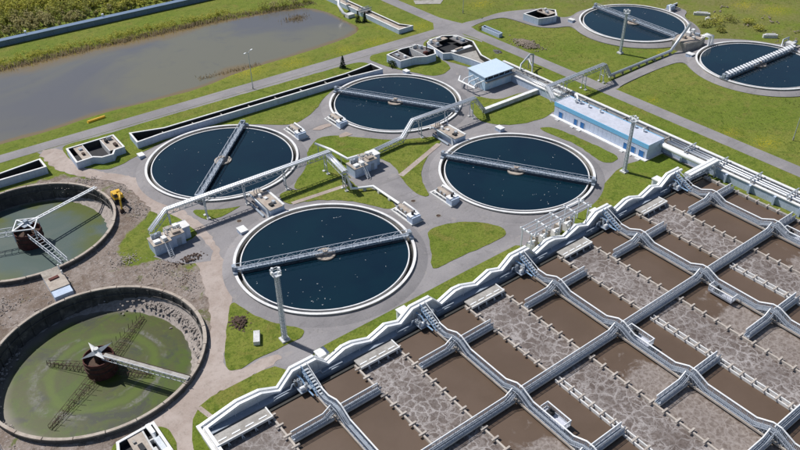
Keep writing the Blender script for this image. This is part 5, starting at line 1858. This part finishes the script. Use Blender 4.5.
mast(44.8, 97.5, 16.0, 'tall white light mast in front of the near settling tank')
mast(145.5, 97.8, 14.6, 'tall white light mast in front of the long pump house')
mast(207.5, 149.8, 14.0, 'tall white light mast standing before the farthest settling tank')
mast(-5.6, 102.0, 11.5, 'light mast cut by the lower left corner beside the green drained tank')


def lamp(x, y, h, label, arms=2):
    t = thing('street_lamp', label, 'lamp', (x, y), 'slim street lamps')
    obj('pole', MB().cyl((x, y, 0), (x, y, h), .13, 8, .08), 'galv', t)
    obj('base', MB().cyl((x, y, 0), (x, y, .9), .2, 8), 'concrete', t)
    for s in ((-1, 1)[:arms]):
        ar = obj('arm', MB().tube([(x, y, h - .2), (x + s * .4, y + s * .2, h + .3), (x + s * 1.2, y + s * .6, h + .45)], .07, 6), 'galv', t)
        obj('lamp_head', MB().obox(x + s * 1.5, y + s * .75, h + .36, .9, .4, .2, .46), 'white', ar)


lamp(94.1, 203.0, 12.0, 'slim double lamp post between the pond road and the pond')
lamp(195.6, 80.2, 9.0, 'slim lamp post in the meadow at the right edge', 1)
lamp(192.1, 214.3, 11.0, 'slim lamp post in the grass above the crossroads at the top edge', 1)

# ------------------------------------------------------------------ excavator
ex_, ey_ = 37.0, 165.6
t = thing('excavator', 'yellow excavator working on the bare earth beside the left drained tank', 'excavator', (ex_, ey_))
for s in (-1, 1):
    tr = MB()
    yy = s * .95
    prf = [(-1.6, .35), (-1.3, .0), (1.3, .0), (1.6, .35), (1.3, .75), (-1.3, .75)]
    for w_ in (-.28, .28):
        tr.v += [(ex_ + (yy + w_), ey_ + u, z + .04) for u, z in prf]
    tr.f += [tuple(range(5, -1, -1)), tuple(range(6, 12))] + [(i, (i + 1) % 6, 6 + (i + 1) % 6, 6 + i) for i in range(6)]
    obj('track', tr, 'rubber', t)
obj('turntable', MB().cyl((ex_, ey_, .7), (ex_, ey_, 1.0), .8, 14), 'dark', t)
obj('body', MB().obox(ex_ + .1, ey_ + .4, 1.0, 2.4, 2.6, .95, 0, .92).obox(ex_ + .1, ey_ + 1.2, 1.0, 2.3, 1.2, 1.25, 0, .9), 'yellow', t)
cb = obj('cab', MB().obox(ex_ - .6, ey_ - .5, 1.2, 1.0, 1.5, 1.6, 0, .9), 'yellow', t)
obj('windscreen', MB().obox(ex_ - .6, ey_ - 1.2, 1.75, .8, .06, .9).obox(ex_ - 1.08, ey_ - .5, 1.75, .06, 1.1, .9), 'dark_glass', cb)
obj('boom', MB().tube([(ex_ + .35, ey_ - .6, 1.6), (ex_ + .1, ey_ - 2.6, 3.6), (ex_ - .6, ey_ - 4.6, 2.9)], .28, 6), 'yellow', t)
obj('stick', MB().tube([(ex_ - .5, ey_ - 4.3, 3.3), (ex_ - 1.0, ey_ - 5.6, .9)], .2, 6), 'yellow', t)
obj('bucket', MB().obox(ex_ - 1.0, ey_ - 5.5, .05, 1.1, .9, .8, 0, .7), 'rust_dark', t)
obj('ram', MB().cyl((ex_ + .3, ey_ - .9, 1.5), (ex_ + .05, ey_ - 2.4, 3.0), .09, 6), 'galv', t)

# ------------------------------------------------------------------ heaps and small things on the ground
m_ = MB()
rubble_heap(m_, 188.2, 176.0, 3.6, 6.4, 1.1, 620, .12, .42, rr)
stuff('rubble_pile', m_, 'rubble_tan', 'heap of broken tan rubble on the grass beside the service road', 'rubble pile')
m_ = MB()
rubble_heap(m_, 175.4, 176.8, 1.2, 1.9, .6, 40, .25, .6, rr)
stuff('rubble_pile', m_, 'concrete_dark', 'small dark heap of blocks on the verge of the service road', 'rubble pile')
m_ = MB()
rubble_heap(m_, 40.2, 107.2, 2.0, 2.6, .7, 130, .12, .4, rr)
stuff('brush_pile', m_, 'rust_dark', 'brown heap of scrap on the lawn left of the near mast', 'scrap heap')
tag(obj('concrete_slab', MB().obox(40.6, 100.8, .1, 1.2, 3.2, .9, -.5), 'concrete_light', None), 'pale concrete slab lying on the lawn by the brown heap', 'slab')
m_ = MB()
rubble_heap(m_, 41.0, 132.5, 3.6, 1.8, .5, 110, .1, .32, rr)
stuff('rubble_pile', m_, 'rust_dark', 'dark scattered rubble beside the dirt track below the left valve house', 'rubble pile')
tag(obj('yellow_trough', MB().obox(47.5, 212.6, -.1, 5.6, 1.0, .55, .1, .9).obox(47.5, 212.6, .452, 5.3, .5, .12, .1), 'yellow', None), 'long low yellow box lying on the pond bank', 'box')
for (x, y, L, a, lab) in ((261.2, 126.2, 5.0, -.7, 'long pale slab in the meadow behind the white slatted bridge'), (262.0, 155.0, 6.0, -.9, 'pale low wall stub right of the farthest tank'), (259.6, 149.6, 3.6, -.8, 'short pale slab nearer the scrub behind the right tanks')):
    tag(obj('concrete_slab', MB().obox(x, y, -.3, L, 1.1, 1.2, a).obox(x + .3, y + .2, .9, L * .7, .6, .25, a), 'concrete_light', None), lab, 'slab')
m_ = MB()
for _ in range(11):
    rubble_heap(m_, 258 + rr.uniform(0, 22), 122 + rr.uniform(-6, 36), 2.5, 2.5, .2, 6, .2, .6, rr)
stuff('rubble_pile', m_, 'rubble_tan', 'scattered rubble in the dry meadow behind the two right tanks', 'rubble')

# ------------------------------------------------------------------ blue canal wall and the wood behind it
t = thing('canal_wall', 'long blue grey wall running below the wood at top left', 'wall', (80, 292.5))
for k in range(34):
    x = -30 + k * 5.2
    obj('wall_panel', MB().box(x + .03, x + 5.17, 291.6, 292.0, -.2, 1.9), 'canal_blue', t)
obj('cap', MB().box(-30, 146.8, 291.3, 293.2, 1.902, 2.1), 'canal_blue', t)
obj('deck', MB().box(-30, 146.8, 293.3, 295.6, -.2, 1.6), 'canal_blue', t)
for (x, y, lab) in ((49.5, 293.8, 'left'), (78.0, 293.8, 'right')):
    t = thing('marker_post', 'small white marker post on the blue grey wall, %s of two' % lab, 'post', (x, y, 1.6))
    obj('post', MB().cyl((x, y, 1.6), (x, y, 2.6), .16, 8), 'galv', t)
    obj('head', MB().obox(x, y, 2.6, .7, .7, .5), 'white', t)


def leafy(mb, cx, cy, z0, z1, rad, n, rnd, size=(.35, .7), lean=0):
    for _ in range(n):
        while True:
            a, b, c = rnd.uniform(-1, 1), rnd.uniform(-1, 1), rnd.uniform(-1, 1)
            q = a * a + b * b + c * c
            if .12 < q < 1:
                break
        k = 1 + .35 * noise.noise((cx * .7 + a * 1.7, cy * .7 + b * 1.7, c * 1.7))
        p = Vector((cx + a * rad * k, cy + b * rad * k, (z0 + z1) / 2 + c * (z1 - z0) / 2 * k))
        s = rnd.uniform(*size)
        u = Vector((rnd.uniform(-1, 1), rnd.uniform(-1, 1), rnd.uniform(-.6, .6))).normalized()
        v = u.cross(Vector((rnd.uniform(-1, 1), rnd.uniform(-1, 1), rnd.uniform(-1, 1)))).normalized()
        mb.add([p - u * s, p + v * s * .6, p + u * s, p - v * s * .6], [(0, 1, 2, 3)])


rt = random.Random(21)
wm = {'leaf_spring': MB(), 'leaf_olive': MB(), 'leaf_twig': MB()}
trunks = MB()
for _ in range(2600):
    x, y = rt.uniform(-25, 150), rt.uniform(297.5, 362)
    if y < 299 + max(0, (x - 110) * .4):
        continue
    h = rt.uniform(2.6, 6.4) * (.65 + .5 * (y - 297) / 40 if y < 320 else 1.1)
    nz = noise.noise((x * .045, y * .045, 5)) + .35 * noise.noise((x * .15, y * .15, 9))
    key = 'leaf_spring' if nz > .1 + rt.uniform(-.2, .2) else ('leaf_olive' if nz > -.15 + rt.uniform(-.2, .2) else 'leaf_twig')
    trunks.cyl((x, y, 0), (x + rt.uniform(-.3, .3), y + rt.uniform(-.3, .3), h * .8), .12, 5, .04)
    for k in range(3):
        an = rt.uniform(0, 6.28)
        trunks.cyl((x, y, h * .35), (x + math.cos(an) * h * .2, y + math.sin(an) * h * .2, h * .75), .05, 4, .02)
    leafy(wm[key], x, y, h * .22, h, h * .30, 46 if key != 'leaf_twig' else 36, rt, (.25, .55))
wood = MB()
mats = []
idx = []
for k, key in enumerate(('leaf_spring', 'leaf_olive', 'leaf_twig')):
    wood.add(wm[key].v, wm[key].f)
    idx += [k] * len(wm[key].f)
    mats.append(key)
wood.add(trunks.v, trunks.f)
idx += [3] * len(trunks.f)
mats.append('wood_bark')
wo = stuff('wood', wood, mats, 'yellow green spring wood filling the top left corner', 'wood')
wo.data.polygons.foreach_set('material_index', idx)

# reed beds on the pond banks
rd = MB()
rl_ = MB()
for _ in range(9000):
    x = rt.uniform(-30, 153)
    side = rt.random()
    if side < .62:
        y = 271.5 - max(0, (x - 60)) * .05 - max(0, x - 118) * .16 + rt.gauss(0, 1.2)
    elif side < .64:
        x = rt.uniform(84, 106)
        y = 219.8 + (x - 95) * -.08 + abs(rt.gauss(0, 1.5))
    elif side < .67:
        x, y = 138 + rt.gauss(0, 2.6), 251 + rt.gauss(0, 1.6)
    else:
        y = 273.5 - max(0, (x - 60)) * .05 - max(0, x - 118) * .16 + rt.gauss(0, 1.6)
    h = rt.uniform(.25, .95) * (1 if side < .62 or side > .67 else .35)
    if side < .62 and noise.noise((x * .08, 3, 1)) > .25:
        h *= .4
    an = rt.uniform(0, 6.28)
    dx, dy = math.cos(an) * .13, math.sin(an) * .13
    lx, ly = rt.uniform(-.4, .4), rt.uniform(-.4, .4)
    (rd if side < .67 else rl_).add([(x - dx, y - dy, -.5), (x + dx, y + dy, -.5), (x + lx + dx * .3, y + ly + dy * .3, h), (x + lx - dx * .3, y + ly - dy * .3, h)], [(0, 1, 2, 3)])
stuff('reed_bed', rd, 'reed', 'strip of dry brown reeds along the far bank of the pond', 'reeds')
leafs = MB()
for _ in range(420):
    x = rt.uniform(-25, 120)
    q_ = .4 + .6 * max(0, min(1, (x - 20) / 50))
    leafy(leafs, x, 275.6 - max(0, x - 60) * .05 + rt.gauss(0, 1.8), 0, rt.uniform(.6, 2.8) * q_, rt.uniform(.5, 1.1), 30, rt, (.12, .3))
rl_.add(leafs.v, leafs.f)
stuff('bank_scrub', rl_, 'leaf_spring', 'yellow green scrub behind the reeds on the far pond bank', 'scrub')


def bush(x, y, r, h, mat, label, n=120, cat='bush', grp=None, size=(.18, .42)):
    t = thing('bush', label, cat, (x, y), grp)
    st = MB()
    for k in range(5):
        an = k * 1.26
        st.cyl((x, y, -.2), (x + math.cos(an) * r * .5, y + math.sin(an) * r * .5, h * .7), .08, 5, .03)
    obj('stem', st, 'wood_bark', t)
    lf = MB()
    leafy(lf, x, y, h * .08, h, r, n, rt, size)
    obj('crown', lf, mat, t)


for k, (x, y, r, h) in enumerate(((133.0, 267.6, 2.6, 3.4), (137.4, 266.6, 2.2, 2.6), (141.5, 265.8, 2.6, 3.2), (146.0, 265.4, 2.4, 3.0), (150.4, 264.6, 2.6, 3.0))):
    bush(x, y, r, h, 'leaf_twig' if k % 2 else 'leaf_olive', 'brown leafless bush on the far pond corner, %s from the left' % ORD[k], 150, 'bush', 'bushes on the far pond corner')
bush(185.6, 196.8, 1.2, 1.9, 'leaf_olive', 'dark green bush at the end of the small concrete trough', 110)
bush(139.0, 189.6, 1.4, 2.2, 'leaf_fir', 'dark green bush against the chamber on the lawn by the road bend', 130)
for k, (x, y, r, h) in enumerate(((252, 147.5, 2.4, 2.2), (256.6, 146.0, 3.2, 3.0), (260.5, 147.5, 3.0, 2.6), (264.8, 144.8, 3.0, 2.6), (268, 139, 2.4, 1.8), (265, 133.0, 2.2, 1.6), (252.5, 140.5, 1.8, 1.4))):
    bush(x, y, r, h, 'leaf_spring' if k % 3 else 'leaf_olive', 'low yellow green bush in the scrub behind the right tanks, %s from the left' % ORD[k], 190, 'bush', 'bushes behind the right tanks')


def conifer(x, y, h, label):
    t = thing('conifer', label, 'tree', (x, y), 'small dark conifers')
    obj('trunk', MB().cyl((x, y, 0), (x, y, h * .96), .14, 6, .02), 'wood_bark', t)
    lf = MB()
    for k in range(230):
        f = rt.random() ** 1.3
        z = h * (.06 + .92 * f)
        r = h * .24 * (1 - f) * rt.uniform(.5, 1.08) + .05
        an = rt.uniform(0, 6.28)
        p = Vector((x + math.cos(an) * r, y + math.sin(an) * r, z))
        o = Vector((math.cos(an), math.sin(an), -.45)).normalized()
        s = Vector((-math.sin(an), math.cos(an), 0))
        L = rt.uniform(.22, .5)
        lf.add([p - o * L, p + s * L * .5, p + o * L, p - s * L * .5], [(0, 1, 2, 3)])
    obj('crown', lf, 'leaf_fir', t)


conifer(154.4, 232.0, 4.4, 'left of two small dark conifers at the pond end')
conifer(156.6, 230.6, 3.8, 'right of two small dark conifers at the pond end')
conifer(125.6, 199.0, 4.4, 'lone small dark conifer on the verge above the long channel')

# ------------------------------------------------------------------ tussocks over lawns and meadow
lawns = [smooth_poly(p, 1) for p in ISL.values()]
tu = MB()


def tuft(x, y, z, rnd, smin, smax):
    n = 3
    a0 = rnd.uniform(0, 6.28)
    h = rnd.uniform(smin, smax)
    for k in range(n):
        an = a0 + k * 2.1
        dx, dy = math.cos(an), math.sin(an)
        wv = h * .35
        tu.add([(x - dy * wv, y + dx * wv, z), (x + dy * wv, y - dx * wv, z), (x + dx * h * .8, y + dy * h * .8, z + h)], [(0, 1, 2)])


for p in lawns:
    xs = [q[0] for q in p]
    ys = [q[1] for q in p]
    area = (max(xs) - min(xs)) * (max(ys) - min(ys))
    for _ in range(int(area * 1.3)):
        x, y = rt.uniform(min(xs), max(xs)), rt.uniform(min(ys), max(ys))
        if y < 83 or not inpoly(x, y, p):
            continue
        if noise.noise((x * .3, y * .3, 8)) < -.05:
            continue
        tuft(x, y, .09, rt, .05, .14)
for _ in range(20000):
    x, y = rt.uniform(184.5, 320), rt.uniform(60, 262)
    if any(math.hypot(x - c[0], y - c[1]) < 23 for c in (TANKS['T5'], TANKS['T6'])):
        continue
    if noise.noise((x * .1, y * .1, 8)) + .5 * noise.noise((x * .35, y * .35, 2)) < -.02:
        continue
    tuft(x, y, -.15, rt, .10, .26)
stuff('grass_tussocks', tu, 'tussock', 'uneven grass tussocks over the lawns and meadow', 'grass')
